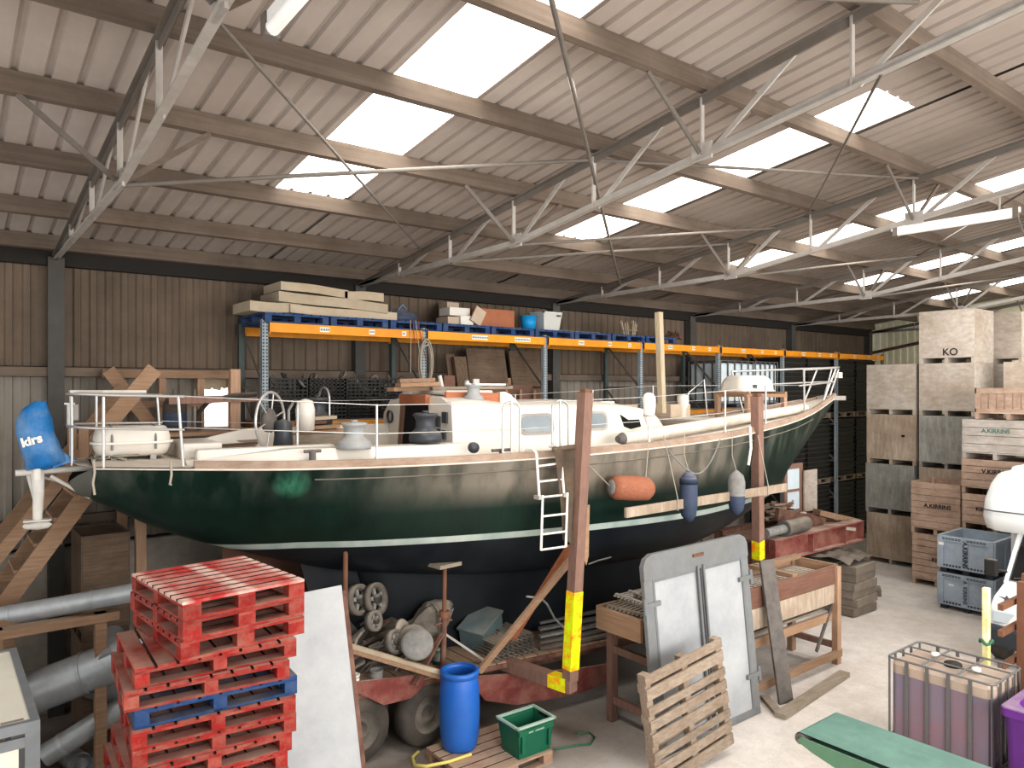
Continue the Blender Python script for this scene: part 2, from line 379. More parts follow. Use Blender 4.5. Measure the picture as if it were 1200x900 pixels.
def arc_poly(w, h, r, n=5):                                          # rounded rectangle outline, centred
    out = []
    for cx, cy, a0 in ((w/2-r,h/2-r,0), (-w/2+r,h/2-r,90), (-w/2+r,-h/2+r,180), (w/2-r,-h/2+r,270)):
        for i in range(n+1):
            a = math.radians(a0+90*i/n); out.append((cx+r*math.cos(a), cy+r*math.sin(a)))
    return out
def spl(xs, ys):                                                     # smooth interpolation through a table
    n = len(xs); t = [0]*n
    d = [(ys[i+1]-ys[i])/(xs[i+1]-xs[i]) for i in range(n-1)]
    for i in range(1, n-1): t[i] = 0 if d[i-1]*d[i] < 0 else 2*d[i-1]*d[i]/(d[i-1]+d[i]) if d[i-1]+d[i] else 0
    t[0], t[-1] = d[0], d[-1]
    def f(x):
        x = max(xs[0], min(xs[-1], x)); i = 0
        while i < n-2 and x > xs[i+1]: i += 1
        h = xs[i+1]-xs[i]; s = (x-xs[i])/h
        return (2*s**3-3*s*s+1)*ys[i]+(s**3-2*s*s+s)*h*t[i]+(-2*s**3+3*s*s)*ys[i+1]+(s**3-s*s)*h*t[i+1]
    return f
ORD = ['first','second','third','fourth','fifth','sixth','seventh','eighth','ninth','tenth','eleventh','twelfth']
# ================================================================ the shed
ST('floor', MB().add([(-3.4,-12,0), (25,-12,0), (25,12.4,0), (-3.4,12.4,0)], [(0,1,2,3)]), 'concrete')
w = MB()
w.corr((-3.4,12.32,4.9), (1,0,0), (0,0,1), 28.4, 2.05, .205, .42, .03, (0,-1,0), 0)
w.corr((-3.4,12.36,2.35), (1,0,0), (0,0,1), 28.4, 2.4, .205, .42, .03, (0,-1,0), 1, phase=.1)
w.box((-3.4,12.3,0), (25,12.5,2.3), 2)
w.box((-3.4,12.42,2.2), (25,12.46,7.2), 3)
ST('wall_back', w, ['sheet_upper', 'sheet_lower', 'block', 'rack_hole'])
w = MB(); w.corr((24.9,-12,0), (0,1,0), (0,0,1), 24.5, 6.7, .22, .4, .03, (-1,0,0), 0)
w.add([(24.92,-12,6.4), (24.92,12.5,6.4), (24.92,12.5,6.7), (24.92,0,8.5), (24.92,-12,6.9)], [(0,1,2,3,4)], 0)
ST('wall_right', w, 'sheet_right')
for k, (z, h, mt) in enumerate(((4.82,.13,'purlin'), (2.72,.12,'purlin'), (6.42,.22,'rack_hole'))):
    ST('trim_%d' % (k+1), MB().box((-3.4,12.14,z-h/2), (24.9,12.28,z+h/2)), mt)

XT = [1.39+4.66*k for k in range(6)]
zr = lambda y: 8.4-.14*y
SKY = [(3.42,4.42), (8.1,9.1), (12.75,13.75), (17.4,18.4), (22.05,23.05)]
Y0, Y1 = 3.9, 9.2
rf = MB(); sv = (V((0,-1,.14))).normalized(); kz = V((0,-1,.14)).length
def roof_piece(mb, xa, xb, ya, yb, mi=0):
    mb.corr((xa, yb, zr(yb)), (1,0,0), (0,-1,.14), xb-xa, (yb-ya)*kz, .25, .17, .035, (0,0,1), mi)
xs = -3.4
for a, b in SKY+[(24.9, None)]:
    roof_piece(rf, xs, a, 0, 12.6)
    if b: roof_piece(rf, a, b, 0, Y0); roof_piece(rf, a, b, Y1, 12.6); xs = b
for xa, xb, ya, yb in [(a_[1]-.03, b_[0]+.03, 0, 12.6) for a_, b_ in zip([(0,-3.4)]+SKY, SKY+[(24.93,0)])]+[(a, b, q0, q1) for a, b in SKY for q0, q1 in ((0,Y0-.05), (Y1+.05,12.6))]:
    rf.add([(xa,ya,zr(ya)+.06), (xb,ya,zr(ya)+.06), (xb,yb,zr(yb)+.06), (xa,yb,zr(yb)+.06)], [(0,1,2,3)])
rf.add([(-3.4,0,8.44), (24.9,0,8.44), (24.9,-6,7.6), (-3.4,-6,7.6)], [(0,1,2,3)])
ST('ceiling', rf, 'roof')
for k, (a, b) in enumerate(SKY):
    sk = MB(); roof_piece(sk, a, b, Y0-.08, Y1+.08); sk.v = [v+V((0,0,.012)) for v in sk.v]
    ST('window_%d' % (k+1), sk, 'skylight')

PY = [12.05,10.7,9.2,7.68,6.18,4.65,3.12,1.6]
for i, y in enumerate(PY):
    mb = MB(); zc = zr(y)-.105
    mb.obox((-3.4,y,zc), (1,0,0), (0,1,-.14), (0,.14,1), (0,-.04,-.1), (28.2,.04,.1))
    S('roof_purlin', 'brown timber roof purlin, %s row up from the back wall eaves' % ORD[i] if i else 'dark timber purlin along the eaves at the top of the back wall', 'roof beam', mb, 'purlin', 'timber roof purlins')

ztop = lambda y: zr(y)-.26
def zbot(y): return ztop(y)-.6 if y <= 7.64 else 6.47+(6.40-6.47)*(y-7.64)/(12.1-7.64)
def tee(mb, pts, w, h, up=1):
    for p, q in zip(pts[:-1], pts[1:]):
        mb.bar(p, q, w, .014); o = V((0,0,up*h/2)); mb.bar(V(p)+o, V(q)+o, .014, h)
TL = ['grey lattice roof truss nearest the camera at the top left', 'grey lattice roof truss that rises behind the first big skylight, second from the left',
      'grey lattice roof truss crossing the second skylight, third from the left', 'grey lattice roof truss before the far skylights, fourth from the left',
      'far grey lattice roof truss above the crate stacks, fifth from the left', 'farthest roof truss, against the right-hand end wall']
for k, x in enumerate(XT):
    t = T('roof_truss', TL[k], 'roof truss', (x,12.1,zbot(12.1)), group='lattice roof trusses')
    mb = MB(); tee(mb, [(x,12.15,ztop(12.15)), (x,.2,ztop(.2))], .1, .08, -1); P(t, 'top_chord', mb, 'steel_grey', True)
    mb = MB(); tee(mb, [(x,12.1,zbot(12.1)), (x,7.64,zbot(7.64)), (x,.2,zbot(.2))], .075, .07, 1); P(t, 'bottom_chord', mb, 'galv_steel', True)
    for i, y in enumerate(PY[1:]):
        P(t, 'web_post', MB().bar((x,y,zbot(y)), (x,y,ztop(y)), .05, .02, (0,1,0)), 'galv_steel', True)
        if i+2 < len(PY):
            y2 = PY[i+2]
            P(t, 'web_diagonal', MB().bar((x+.02,y-.05,zbot(y-.05)), (x+.02,y2+.45,ztop(y2+.45)), .05, .022, (1,0,0)), 'galv_steel', True)
    for y in (7.64, 4.65, 1.6):
        for sx in (-1, 1):
            P(t, 'knee_brace', MB().bar((x+sx*.04,y,zbot(y)+.04), (x+sx*.8,y,zr(y)-.21), .05, .02, (0,1,0)), 'steel_grey' if sx < 0 else 'purlin', True)
        P(t, 'gusset_plate', MB().box((x-.012,y-.12,zbot(y)-.03), (x+.012,y+.12,zbot(y)+.14)), 'galv_steel', True)
    c = MB().box((x-.09,12.1,0), (x+.09,12.28,6.42)).box((x-.1,12.09,0), (x+.1,12.12,6.42))
    S('wall_column', ['dark steel wall column behind the blue outboard cover', 'dark steel wall column behind the left bay of the orange rack', 'dark steel wall column behind the third rack bay',
       'dark steel wall column right of the timber post on the boat', 'dark steel wall column near the bow of the boat', 'dark steel corner column at the end of the back wall'][k], 'column', c, 'column', 'steel wall columns')
x1, x2, x3, x4, x5 = XT[:5]
BR = [((x1,7.64,6.47), (x2,6.2,7.24), .023, 'wind brace running from the kink of the nearest truss to the second truss'),
      ((x1,4.3,6.97), (x2,2.6,7.6), .023, 'wind brace at the very top of the roof beside the near strip light'),
      ((x1,4.77,6.9), (x2,10.0,6.74), .014, 'thin rod crossing below the first skylight from upper left to lower right'),
      ((x1,2.1,7.3), (x3,10.2,6.62), .02, 'long thin rod falling steeply across the middle of the roof'),
      ((x2,6.2,7.24), (x3,4.6,7.48), .02, 'brace from the second truss towards the upper end of the second skylight'),
      ((x2,7.64,6.47), (x3,6.8,7.17), .02, 'brace from the kink of the second truss to the third truss'),
      ((x2,2.88,7.13), (x3,6.25,7.25), .014, 'thin rod crossing the top end of the second skylight'),
      ((x3,7.64,6.47), (x4,6.6,7.2), .02, 'brace from the kink of the third truss to the fourth truss'),
      ((x3,3.2,7.1), (x4,6.6,7.2), .014, 'thin rod between the third and fourth trusses at the right edge'),
      ((x4,7.64,6.47), (x5,6.4,7.2), .02, 'brace between the fourth and fifth trusses in the far roof'),
      ((x2,9.2,6.45), (x3,7.7,7.05), .022, 'short low brace in front of the lower end of the second skylight')]
for a, b, r, lb in BR:
    S('roof_brace', 'grey steel '+lb, 'roof brace', MB().tube([a, b], r, 8), 'steel_grey', 'roof bracing rods')
def strip_light(p, q, label):
    p, q = V(p), V(q); t = T('strip_light', label, 'light fitting', p, group='fluorescent strip lights'); d = (q-p).normalized(); sd = d.cross(V((0,0,1))).normalized()
    mb = MB(); mb.obox(p, d, sd, (0,0,1), (0,-.035,0), ((q-p).length,.035,.06)); P(t, 'housing', mb, 'tube_lamp', True)
    mb = MB(); mb.tube([p+V((0,0,-.025))+d*.04, q+V((0,0,-.025))-d*.04], .042, 12); P(t, 'diffuser', mb, 'tube_lamp', True)
    for k in (.03, .97): P(t, 'end_cap', MB().obox(p+d*((q-p).length*k), d, sd, (0,0,1), (-.03,-.045,-.07), (.03,.045,.06)), 'steel_grey', True)
    for k in (.15, .85):
        c = p.lerp(q, k); P(t, 'hanger', MB().bar(c+V((0,0,.05)), c+V((0,0,.25)), .02), 'galv_steel', True)
strip_light((1.5,4.16,6.62), (1.62,2.65,6.85), 'white fluorescent strip light under the nearest truss at the top left')
strip_light((10.72,4.95,6.8), (10.94,3.45,6.84), 'white fluorescent strip light under the third truss at the right edge')
# bright opening in the wall beside the stair landing
ST('window_6', MB().box((3.3,12.2,3.98), (4.0,12.22,4.66)), 'daylight')
fr = MB()
for i in range(20):
    x = 3.27+i*.038; fr.box((x,12.18,4.60-RND.uniform(0,.06)), (x+.04,12.23,4.74))
pA, pB = at(1020,414,X=24.8), at(1090,399,X=24.8)
S('wall_pipe', 'rusty pipe slanting across the pale end wall behind the crates', 'pipe', MB().tube([pA, pB], .05, 8), 'rust_dark')
ST('trim_4', fr, 'foam')

# ================================================================ pallet rack
YF, YB = 11.0, 12.05; XU = [3.93+2.75*k for k in range(8)]; ZB = 5.5; ZL = 4.0
rk = T('pallet_rack', 'long pallet rack with blue slotted uprights and orange beams along the back wall', 'rack', (XU[0],YF,0))
def upright(x, y, mt, holes):
    mb = MB(); mb.box((x-.05,y-.03,0), (x+.05,y-.026,5.62)); mb.box((x-.05,y-.03,0), (x-.046,y+.04,5.62)); mb.box((x+.046,y-.03,0), (x+.05,y+.04,5.62))
    mb.box((x-.07,y-.06,0), (x+.07,y+.07,.012))
    if holes:
        hb = mb
        for k in range(75):
            z = 2.0+k*.05
            for sx in (-.026, .026): hb.box((x+sx-.009,y-.0345,z), (x+sx+.009,y-.0295,z+.024), 1)
    P(rk, 'upright', mb, [mt, 'rack_hole'], True)
for x in XU:
    upright(x, YF, 'rack_blue', True); upright(x, YB, 'rack_green', False)
    for k in range(5):
        z = .4+k*1.05
        P(rk, 'frame_brace', MB().bar((x,YF+.03,z), (x,YB-.03,z+(1 if k % 2 else .95)), .04, .02, (1,0,0)), 'steel_grey', True)
        P(rk, 'frame_brace', MB().bar((x,YF+.03,z), (x,YB-.03,z), .04, .02, (1,0,0)), 'steel_grey', True)
for i in range(7):
    for y in (YF-.045, YB+.02):
        for z in ((ZB, ZL) if i < 5 else (ZB,)):
            mb = MB(); xa, xb = XU[i]+.052, XU[i+1]-.052
            mb.box((xa,y-.02,z-.07), (xb,y+.02,z+.07)); mb.box((xa,y+.02,z-.02), (xb,y+.035,z+.05))
            for xe in (xa, xb-.012): mb.box((xe,y-.03,z-.1), (xe+.012,y+.05,z+.1))
            b = P(rk, 'beam', mb, 'rack_orange', True)
            if y < 11.5 and z == ZB:
                for f, wd in (((.35,.36), (.72,.38)) if i == 1 else ((.3,.16), (.62,.1), (.85,.08))):
                    lb = MB(); x = xa+(xb-xa)*f; lb.box((x,y-.0225,z-.035), (x+wd,y-.0205,z+.04))
                    for q in range(int(wd/.03)): lb.box((x+.012+.03*q,y-.0232,z-.015), (x+.03+.03*q,y-.022,z+.02), 1)
                    P(b, 'load_label', lb, ['label_white', 'rack_green'], True)

# ---- pallets 
def pallet(name, label, loc, rz, mt, w=1.2, l=1.0, h=.15, top=None, group=None, nb=7, rot=None, cat='pallet', gap=.36):
    t = T(name, label, cat, loc, rz, group, rot)
    bw = l/(nb+(nb-1)*gap*.35); mb = MB(); st = (l-bw)/(nb-1)
    for i in range(nb):
        mb.box((-w/2,-l/2+i*st,h-.022), (w/2,-l/2+i*st+bw,h))
        if i: mb.mi[-4] = 1
        if i < nb-1: mb.mi[-2] = 1
    P(t, 'top_deck', mb, [top or mt, 'gap_dark'])
    for sx in (-1,0,1):
        P(t, 'stringer_board', MB().box((sx*(w/2-.07)-.07,-l/2,h-.042), (sx*(w/2-.07)+.07,l/2,h-.022)), mt)
        for sy in (-1,0,1):
            bx, by = (.14, .1); P(t, 'block', MB().box((sx*(w/2-bx/2)-bx/2,sy*(l/2-by/2)-by/2,.02), (sx*(w/2-bx/2)+bx/2,sy*(l/2-by/2)+by/2,h-.042)), mt)
    mb = MB()
    for s in (-1,0,1): mb.box((-w/2,s*(l/2-.05)-.05,0), (w/2,s*(l/2-.05)+.05,.02))
    for s in (-1,1): mb.box((s*(w/2-.06)-.06,-l/2+.1,0.001), (s*(w/2-.06)+.06,l/2-.1,.019))
    P(t, 'bottom_deck', mb, mt); return t
bp = None; PX = [4.42+1.045*k for k in range(9)]
for k, x in enumerate(PX):
    lb = 'blue wooden pallet lying on the orange rack, %s from the left' % ORD[k]
    lc = (x, 11.52, ZB+.072); rz = RND.uniform(-.015, .015)
    if bp is None: bp = pallet('pallet', lb, lc, rz+PI/2, 'pallet_blue', 1.2, 1.0, .15, group='blue pallets on the rack')
    else: dup(bp, lc, rz+PI/2, lb)
ZP = ZB+.072+.152
# ---- pale slabs on the blue pallets
def slab(x0, x1, z, th, y0, y1, tilt, label, mt='foam', name='foam_slab', cat='slab', bump=.008):
    mb = MB(); n = 8; rows = []
    for j, y in enumerate((y0, y1)):
        pass
    top = []; bot = []
    for i in range(n+1):
        f = i/n; x = x0+(x1-x0)*f; dz = tilt*f+bump*math.sin(f*PI*2+z*7)
        top.append([(x,y0,z+th+dz), (x,y1,z+th+dz)]); bot.append([(x,y0,z+dz), (x,y1,z+dz)])
    mb.grid(top); mb.grid(bot, flip=True)
    mb.grid([[a[0], b[0]] for a, b in zip(top, bot)], sm=False); mb.grid([[a[1], b[1]] for a, b in zip(top, bot)], sm=False, flip=True)
    mb.add([top[0][0], top[0][1], bot[0][1], bot[0][0]], [(0,1,2,3)]); mb.add([top[-1][0], top[-1][1], bot[-1][1], bot[-1][0]], [(3,2,1,0)])
    S(name, label, cat, mb, mt, 'pale slabs piled on the rack', bev=.015)
slab(3.75, 4.55, ZP+.02, .15, 11.1, 11.9, .0, 'short pale foam slab at the left end of the rack pile')
slab(4.35, 6.2, ZP+.02, .13, 11.05, 11.9, -.02, 'long pale slab at the bottom of the pile on the rack')
slab(4.15, 6.0, ZP+.19, .15, 11.0, 11.8, -.08, 'long thick pale slab in the middle of the pile on the rack')
slab(4.2, 5.3, ZP+.37, .13, 11.05, 11.8, -.05, 'pale slab on top of the pile at its left side')
slab(5.25, 5.95, ZP+.29, .14, 11.05, 11.7, .02, 'short pale slab on top of the pile at its right side')
slab(4.95, 5.75, ZP+.45, .05, 11.4, 11.9, -.02, 'thin flat board at the very top of the pale slab pile')
def carton(px0, px1, py0, py1, Y, dep, label, mt, rz=0, name='carton', cat='box', lid=False, zb=None):
    a = at(px0, py1, Y=Y); b = at(px1, py1, Y=Y); z0 = zb if zb is not None else ZP; h = at(px0, py0, Y=Y).z-z0
    t = T(name, label, cat, ((a.x+b.x)/2, Y+dep/2, z0), rz); W = abs(b.x-a.x)
    P(t, 'body', MB().box((-W/2,-dep/2,0), (W/2,dep/2,h)), mt, bev=.006)
    P(t, 'flap', MB().box((-W/2+.004,-dep/2+.004,h), (W/2-.004,-.004,h+.006)), mt); P(t, 'flap', MB().box((-W/2+.004,.004,h), (W/2-.004,dep/2-.004,h+.006)), mt)
    P(t, 'tape_strip', MB().box((-W/2+.004,-.025,h+.006), (W/2-.004,.025,h+.008)), 'carton_pale')
    return z0+h
z1 = carton(540,555,370,379,11.15,.4,'white carton in front on the rack shelf, lowest of the small white boxes','carton_white')
z2 = carton(525,538,371,379,11.2,.4,'pale grey carton left of the white boxes on the rack','carton_pale')
carton(527,551,360,371,11.25,.35,'white carton stacked across the two lower white boxes','carton_white', zb=max(z1,z2)+.01)
carton(524,538,354,366,11.75,.3,'tall pale box behind the white cartons on the rack','carton_pale')
carton(558,603,361,381,11.15,.5,'wide reddish brown cardboard box on the rack','carton')
t = T('cardboard_piece', 'small tilted cardboard flap leaning on the brown box on the rack', 'cardboard', at(560,371,Y=11.12), rot=(0,math.radians(28),0))
P(t, 'sheet', MB().box((-.12,-.02,-.14), (.12,.02,.16)), 'carton_pale')
def bucket(name, label, cat, c, r0, r1, h, mt, n=24, handle=True, rim=True, content=None):
    t = T(name, label, cat, c)
    mb = MB(); mb.lathe([(0,0), (r0,0), (r1,h), (r1-.006,h), (r0-.006,.012), (0,.012)], n=n); P(t, 'body', mb, mt)
    if rim: P(t, 'rim', MB().tube([(r1*math.cos(a*PI/12), r1*math.sin(a*PI/12), h) for a in range(24)], .007, 6, True), mt)
    if handle: P(t, 'handle', MB().tube([(r1*math.cos(a*PI/10), -.02-.05*math.sin(a*PI/10), h-.02+.0*a) for a in range(11)], .004, 5), 'steel_grey')
    if content: P(t, 'contents', MB().lathe([(0,h*.85), (r1*.9,h*.85), (r1*.5,h*1.05), (0,h*1.12)], n=12), content)
    return t
c = at(619,384,Y=11.25); bucket('bucket', 'bright blue plastic bucket on the rack beside the grey tote', 'bucket', (c.x,c.y,ZP), .13, .17, .27, 'bucket_blue', content='carton')
c = at(640,386,Y=11.25); t = T('storage_tote', 'pale grey plastic tote on the rack right of the blue bucket', 'storage box', (c.x,c.y,ZP))
def tub(t, w, d, h, mt, taper=.06, wall=.01, z0=0, rimw=.02, rim_mt=None):
    for s in (-1, 1):
        mb = MB(); mb.add([(-w/2+taper,s*(d/2-taper),z0), (w/2-taper,s*(d/2-taper),z0), (w/2,s*d/2,z0+h), (-w/2,s*d/2,z0+h),
                           (-w/2+taper,s*(d/2-taper-wall),z0), (w/2-taper,s*(d/2-taper-wall),z0), (w/2,s*(d/2-wall),z0+h), (-w/2,s*(d/2-wall),z0+h)],
                          [(0,1,2,3), (7,6,5,4), (3,2,6,7), (0,3,7,4), (1,5,6,2), (0,4,5,1)]); P(t, 'long_side', mb, mt)
        mb = MB(); mb.add([(s*(w/2-taper),-d/2+taper,z0), (s*(w/2-taper),d/2-taper,z0), (s*w/2,d/2,z0+h), (s*w/2,-d/2,z0+h),
                           (s*(w/2-taper-wall),-d/2+taper,z0), (s*(w/2-taper-wall),d/2-taper,z0), (s*(w/2-wall),d/2,z0+h), (s*(w/2-wall),-d/2,z0+h)],
                          [(0,1,2,3), (7,6,5,4), (3,2,6,7), (0,3,7,4), (1,5,6,2), (0,4,5,1)]); P(t, 'end_side', mb, mt)
    P(t, 'base', MB().box((-w/2+taper,-d/2+taper,z0), (w/2-taper,d/2-taper,z0+wall)), mt)
    r = MB()
    for s in (-1, 1): r.box((-w/2-rimw,s*d/2-rimw,z0+h-.02), (w/2+rimw,s*d/2+rimw,z0+h+.006)); r.box((s*w/2-rimw,-d/2-rimw,z0+h-.0195), (s*w/2+rimw,d/2+rimw,z0+h+.0055))
    P(t, 'rim', r, rim_mt or mt)
tub(t, .5, .42, .36, 'tote', .05); P(t, 'grip_hole', MB().box((.09,-.228,.28), (.19,-.222,.31)), 'bin_dark')
for a, b, y, lb in ((650,700,11.2,'flat grey plank on the rack right of the grey tote'), (672,718,11.35,'second flat plank on the rack, farther right')):
    p, q = at(a,388,Y=y), at(b,391,Y=y); S('plank', lb, 'plank', MB().box((p.x,y-.08,ZP), (q.x,y+.08,ZP+.025)), 'wood_grey', 'loose planks on the rack')
c = at(738,391,Y=11.25); t = T('stick_bundle', 'bundle of pale sticks standing on the rack', 'bundle of sticks', (c.x,c.y,ZP))
for k in range(16):
    a = RND.uniform(0,6.28); r = RND.uniform(.02,.14); P(t, 'stick', MB().tube([(r*math.cos(a),r*math.sin(a),0), (1.5*r*math.cos(a),1.5*r*math.sin(a),RND.uniform(.22,.36))], .014, 6), 'stick')
P(t, 'tie', MB().tube([(.17*math.cos(a),.17*math.sin(a),.12) for a in [i*PI/8 for i in range(16)]], .008, 5, True), 'rope')
c = at(795,392,Y=11.3)
t = T('netting_heap', 'small heap of brown netting on the right-hand blue pallet', 'netting', (c.x-.2,c.y,ZP))
mb = MB()
for k in range(40):
    a, b = RND.uniform(0,6.28), RND.uniform(0,6.28); mb.tube([(.3*math.cos(a),.15*math.sin(a),.01), (.12*math.cos(b),.1*math.sin(b),RND.uniform(.06,.2)), (.3*math.cos(b),.15*math.sin(b),.01)], .008, 4)
P(t, 'strands', mb, 'wood_red')
c = at(448,367,Y=11.2); S('timber_offcut', 'orange timber offcut at the right of the pale slab pile', 'timber block', MB().box((c.x-.08,c.y-.05,ZP), (c.x+.08,c.y+.15,ZP+.17)), 'teak_orange')
c = at(470,366,Y=11.3); t = T('cloth_bag', 'crumpled dark blue bag on the rack above the hanging rope', 'bag', (c.x,c.y,ZP))
mb = MB(); mb.lathe([(0,0), (.2,0), (.24,.08), (.17,.16), (.1,.2), (.05,.24), (0,.24)], n=14)
mb.v = [V((v.x*(1.3+RND.uniform(-.12,.12)), v.y, v.z+RND.uniform(-.015,.015) if v.z > .02 else v.z)) for v in mb.v]; P(t, 'sack', mb, 'fender_blue')
P(t, 'strap', MB().tube([(-.1,-.05,.2), (-.02,-.1,.3), (.1,-.05,.2)], .012, 6), 'tarp_blue')
c = at(458,368,Y=11.15); t = T('spray_bottle', 'small white bottle beside the blue bag on the rack', 'bottle', (c.x,c.y,ZP))
P(t, 'body', MB().lathe([(0,0), (.035,0), (.035,.11), (.015,.14), (0,.14)], n=14), 'carton_white'); P(t, 'cap', MB().lathe([(0,.14), (.016,.14), (.016,.17), (0,.17)], n=10), 'bucket_blue')
# rope coil hung on the second upright
c = V((XU[1],YF-.1,0)); t = T('rope_coil', 'coil of pale rope hanging from the second rack upright', 'rope', (c.x,c.y,4.55))
for k in range(7):
    r = .1+.012*(k % 4); dy = RND.uniform(-.03,.03); zz = 5.02+RND.uniform(-.04,.04)
    P(t, 'loop', MB().tube([(c.x+r*math.sin(a), c.y+dy, zz+.38*math.cos(a)) for a in [i*PI/12 for i in range(24)]], .011, 5, True), 'rope', True)
P(t, 'binding', MB().tube([(c.x-.05,c.y,5.3), (c.x+.02,c.y-.05,5.33), (c.x+.06,c.y,5.38), (c.x,c.y+.03,5.45)], .012, 5), 'rope', True)
t = T('hanging_line', 'thin red and brown lines hanging from the bag beside the rope coil', 'rope', (XU[1]-.25,YF-.08,4.8))
for k in range(4):
    x = XU[1]-.3+.05*k; P(t, 'strand', MB().tube([(x,YF-.085,5.74), (x+.02*k,YF-.1,5.4), (x+.05*k,YF-.09,4.85+.08*k)], .007, 5), 'rope_red' if k % 2 else 'rope', True)

# ---- things on the lower rack level, seen behind the boat
ZS = ZL+.09
for i in range(5):
    mb = MB(); mb.box((XU[i]+.06,YF-.02,ZL+.072), (XU[i+1]-.06,YB,ZL+.09)); P(rk, 'shelf_board', mb, 'wood_grey', True)
def mesh_crate(label, c, rz=0, w=.6, d=.4, h=.32, junk=True):
    t = T('mesh_crate', label, 'crate', c, rz, 'black crates of scrap on the lower rack level')
    for s in (-1, 1):
        for nm, L, ax in (('long_side', w, 0), ('end_side', d, 1)):
            mb = MB(); o = d/2 if ax == 0 else w/2
            def bx(a, b, z0, z1):
                if ax == 0: mb.box((a,s*o-.006,z0), (b,s*o+.006,z1))
                else: mb.box((s*o-.006,a,z0), (s*o+.006,b,z1))
            for k in range(6): z = k*(h-.03)/5; bx(-L/2, L/2, z, z+.026)
            for k in range(9): q = -L/2+k*(L-.02)/8; bx(q, q+.02, 0, h)
            P(t, nm, mb, 'black_plastic')
    P(t, 'base', MB().box((-w/2,-d/2,0), (w/2,d/2,.01)), 'black_plastic')
    return t
def scrap(label, c, n, R, H, group='loose scrap metal in the crates', mts=('junk_dark','junk_grey','steel_grey')):
    t = T('scrap_pile', label, 'scrap metal', c, group=group)
    for k in range(n):
        p = V((RND.uniform(-R,R), RND.uniform(-.15,.15), RND.uniform(0,.06))); q = p+V((RND.uniform(-R,R)*.9, RND.uniform(-.1,.1), RND.uniform(.02,H)))
        mb = MB()
        if k % 3 == 0: mb.bar(p, q, .05, .02)
        elif k % 3 == 1: mb.tube([p, q], .014, 6)
        else: mb.lathe([(.03,-.02), (.08,-.02), (.08,.02), (.03,.02), (.03,-.02)], q, (RND.uniform(-1,1), RND.uniform(-1,1), .4), 12)
        P(t, 'piece', mb, mts[k % len(mts)])
cx = [4.35,4.98,5.61,6.2]; nn = 0
mc = None
for r, z in enumerate((ZS, ZS+.335)):
    for k, x in enumerate(cx):
        lb = 'black mesh crate of scrap behind the boat, %s from left, %s row' % (ORD[k], 'lower' if r == 0 else 'upper'); lc = (x, 11.25+r*.06, z)
        if mc is None: mc = mesh_crate(lb, lc)
        else: dup(mc, lc, RND.uniform(-.03,.03), lb)
for k, x in enumerate(cx):
    scrap('scrap metal heaped in the %s upper black crate from the left' % ORD[k], (x,11.31,ZS+.36), 14, .24, .34)
t = T('pallet_stillage', 'orange topped pallet stand behind the dark winch', 'stand', (6.0,10.9,3.6))
def leaning(name, label, cat, px0, px1, py0, py1, Y, mt, lean=.25, th=.04, zb=ZS, w2=None):
    a, b = at(px0,py1,Y=Y), at(px1,py1,Y=Y); zt = at((px0+px1)/2,py0,Y=Y+lean).z
    t = T(name, label, cat, ((a.x+b.x)/2,Y,zb)); mb = MB(); ez = V((0,lean,zt-zb)); L = ez.length
    mb.obox(((a.x+b.x)/2,Y,zb), (1,0,0), V((0,zt-zb,-lean)).normalized(), ez/L, (-(b.x-a.x)/2,0,0), ((b.x-a.x)/2,th,L)); return t, mb
C.objects.unlink(t); bpy.data.objects.remove(t)
def lean1(name, label, cat, *a, **k):
    mt = a[5]; t, mb = leaning(name, label, cat, *a, **k); P(t, 'board', mb, mt, True, bev=.004)
lean1('timber_sheet', 'large dark brown board leaning behind the cabin roof, left of the grey upright', 'board', 555,600,409,470,11.5,'wood_dark')
lean1('timber_sheet', 'second dark brown board leaning against the wall, right of the first', 'board', 605,640,412,468,11.55,'wood_dark')
lean1('bark_slab', 'rough bark-covered slab standing behind the cabin roof', 'timber slab', 541,555,418,472,11.2,'bark', th=.09)
lean1('bark_slab', 'dark leaning slab of timber left of the bark slab', 'timber slab', 531,541,415,472,11.35,'bark', th=.06)
lean1('timber_offcut', 'reddish timber block standing behind the sliding hatch', 'timber block', 521,534,440,472,11.15,'wood_red', th=.2, lean=.02)
lean1('white_board', 'small upright white board behind the cabin roof', 'board', 556,563,444,475,11.05,'carton_white', lean=.03)
lean1('timber_sheet', 'pale plank lying on edge behind the cabin', 'board', 560,640,443,460,11.7,'wood', lean=.02)
# slatted folding seat in red-brown wood
a = at(582,480,Y=11.1); t = T('garden_bench', 'red-brown slatted wooden bench lying behind the cabin roof', 'bench', (a.x+.5,11.2,ZS))
P(t, 'panel', MB().obox((a.x,11.15,ZS+.12), (1,0,0), (0,.5,.86), (0,-.86,.5), (0,0,0), (1.25,.5,.025)), 'wood_red', True)
for k in range(3): P(t, 'slat', MB().obox((a.x+.15+.35*k,11.05,ZS+.02), (.25,.3,.9), (1,0,-.27), (0,1,-.3), (0,0,-.02), (.5,.05,.02)), 'wood', True)
for k in range(2): P(t, 'leg', MB().box((a.x+.1+k,11.2,ZS), (a.x+.16+k,11.26,ZS+.14)), 'wood_red', True)
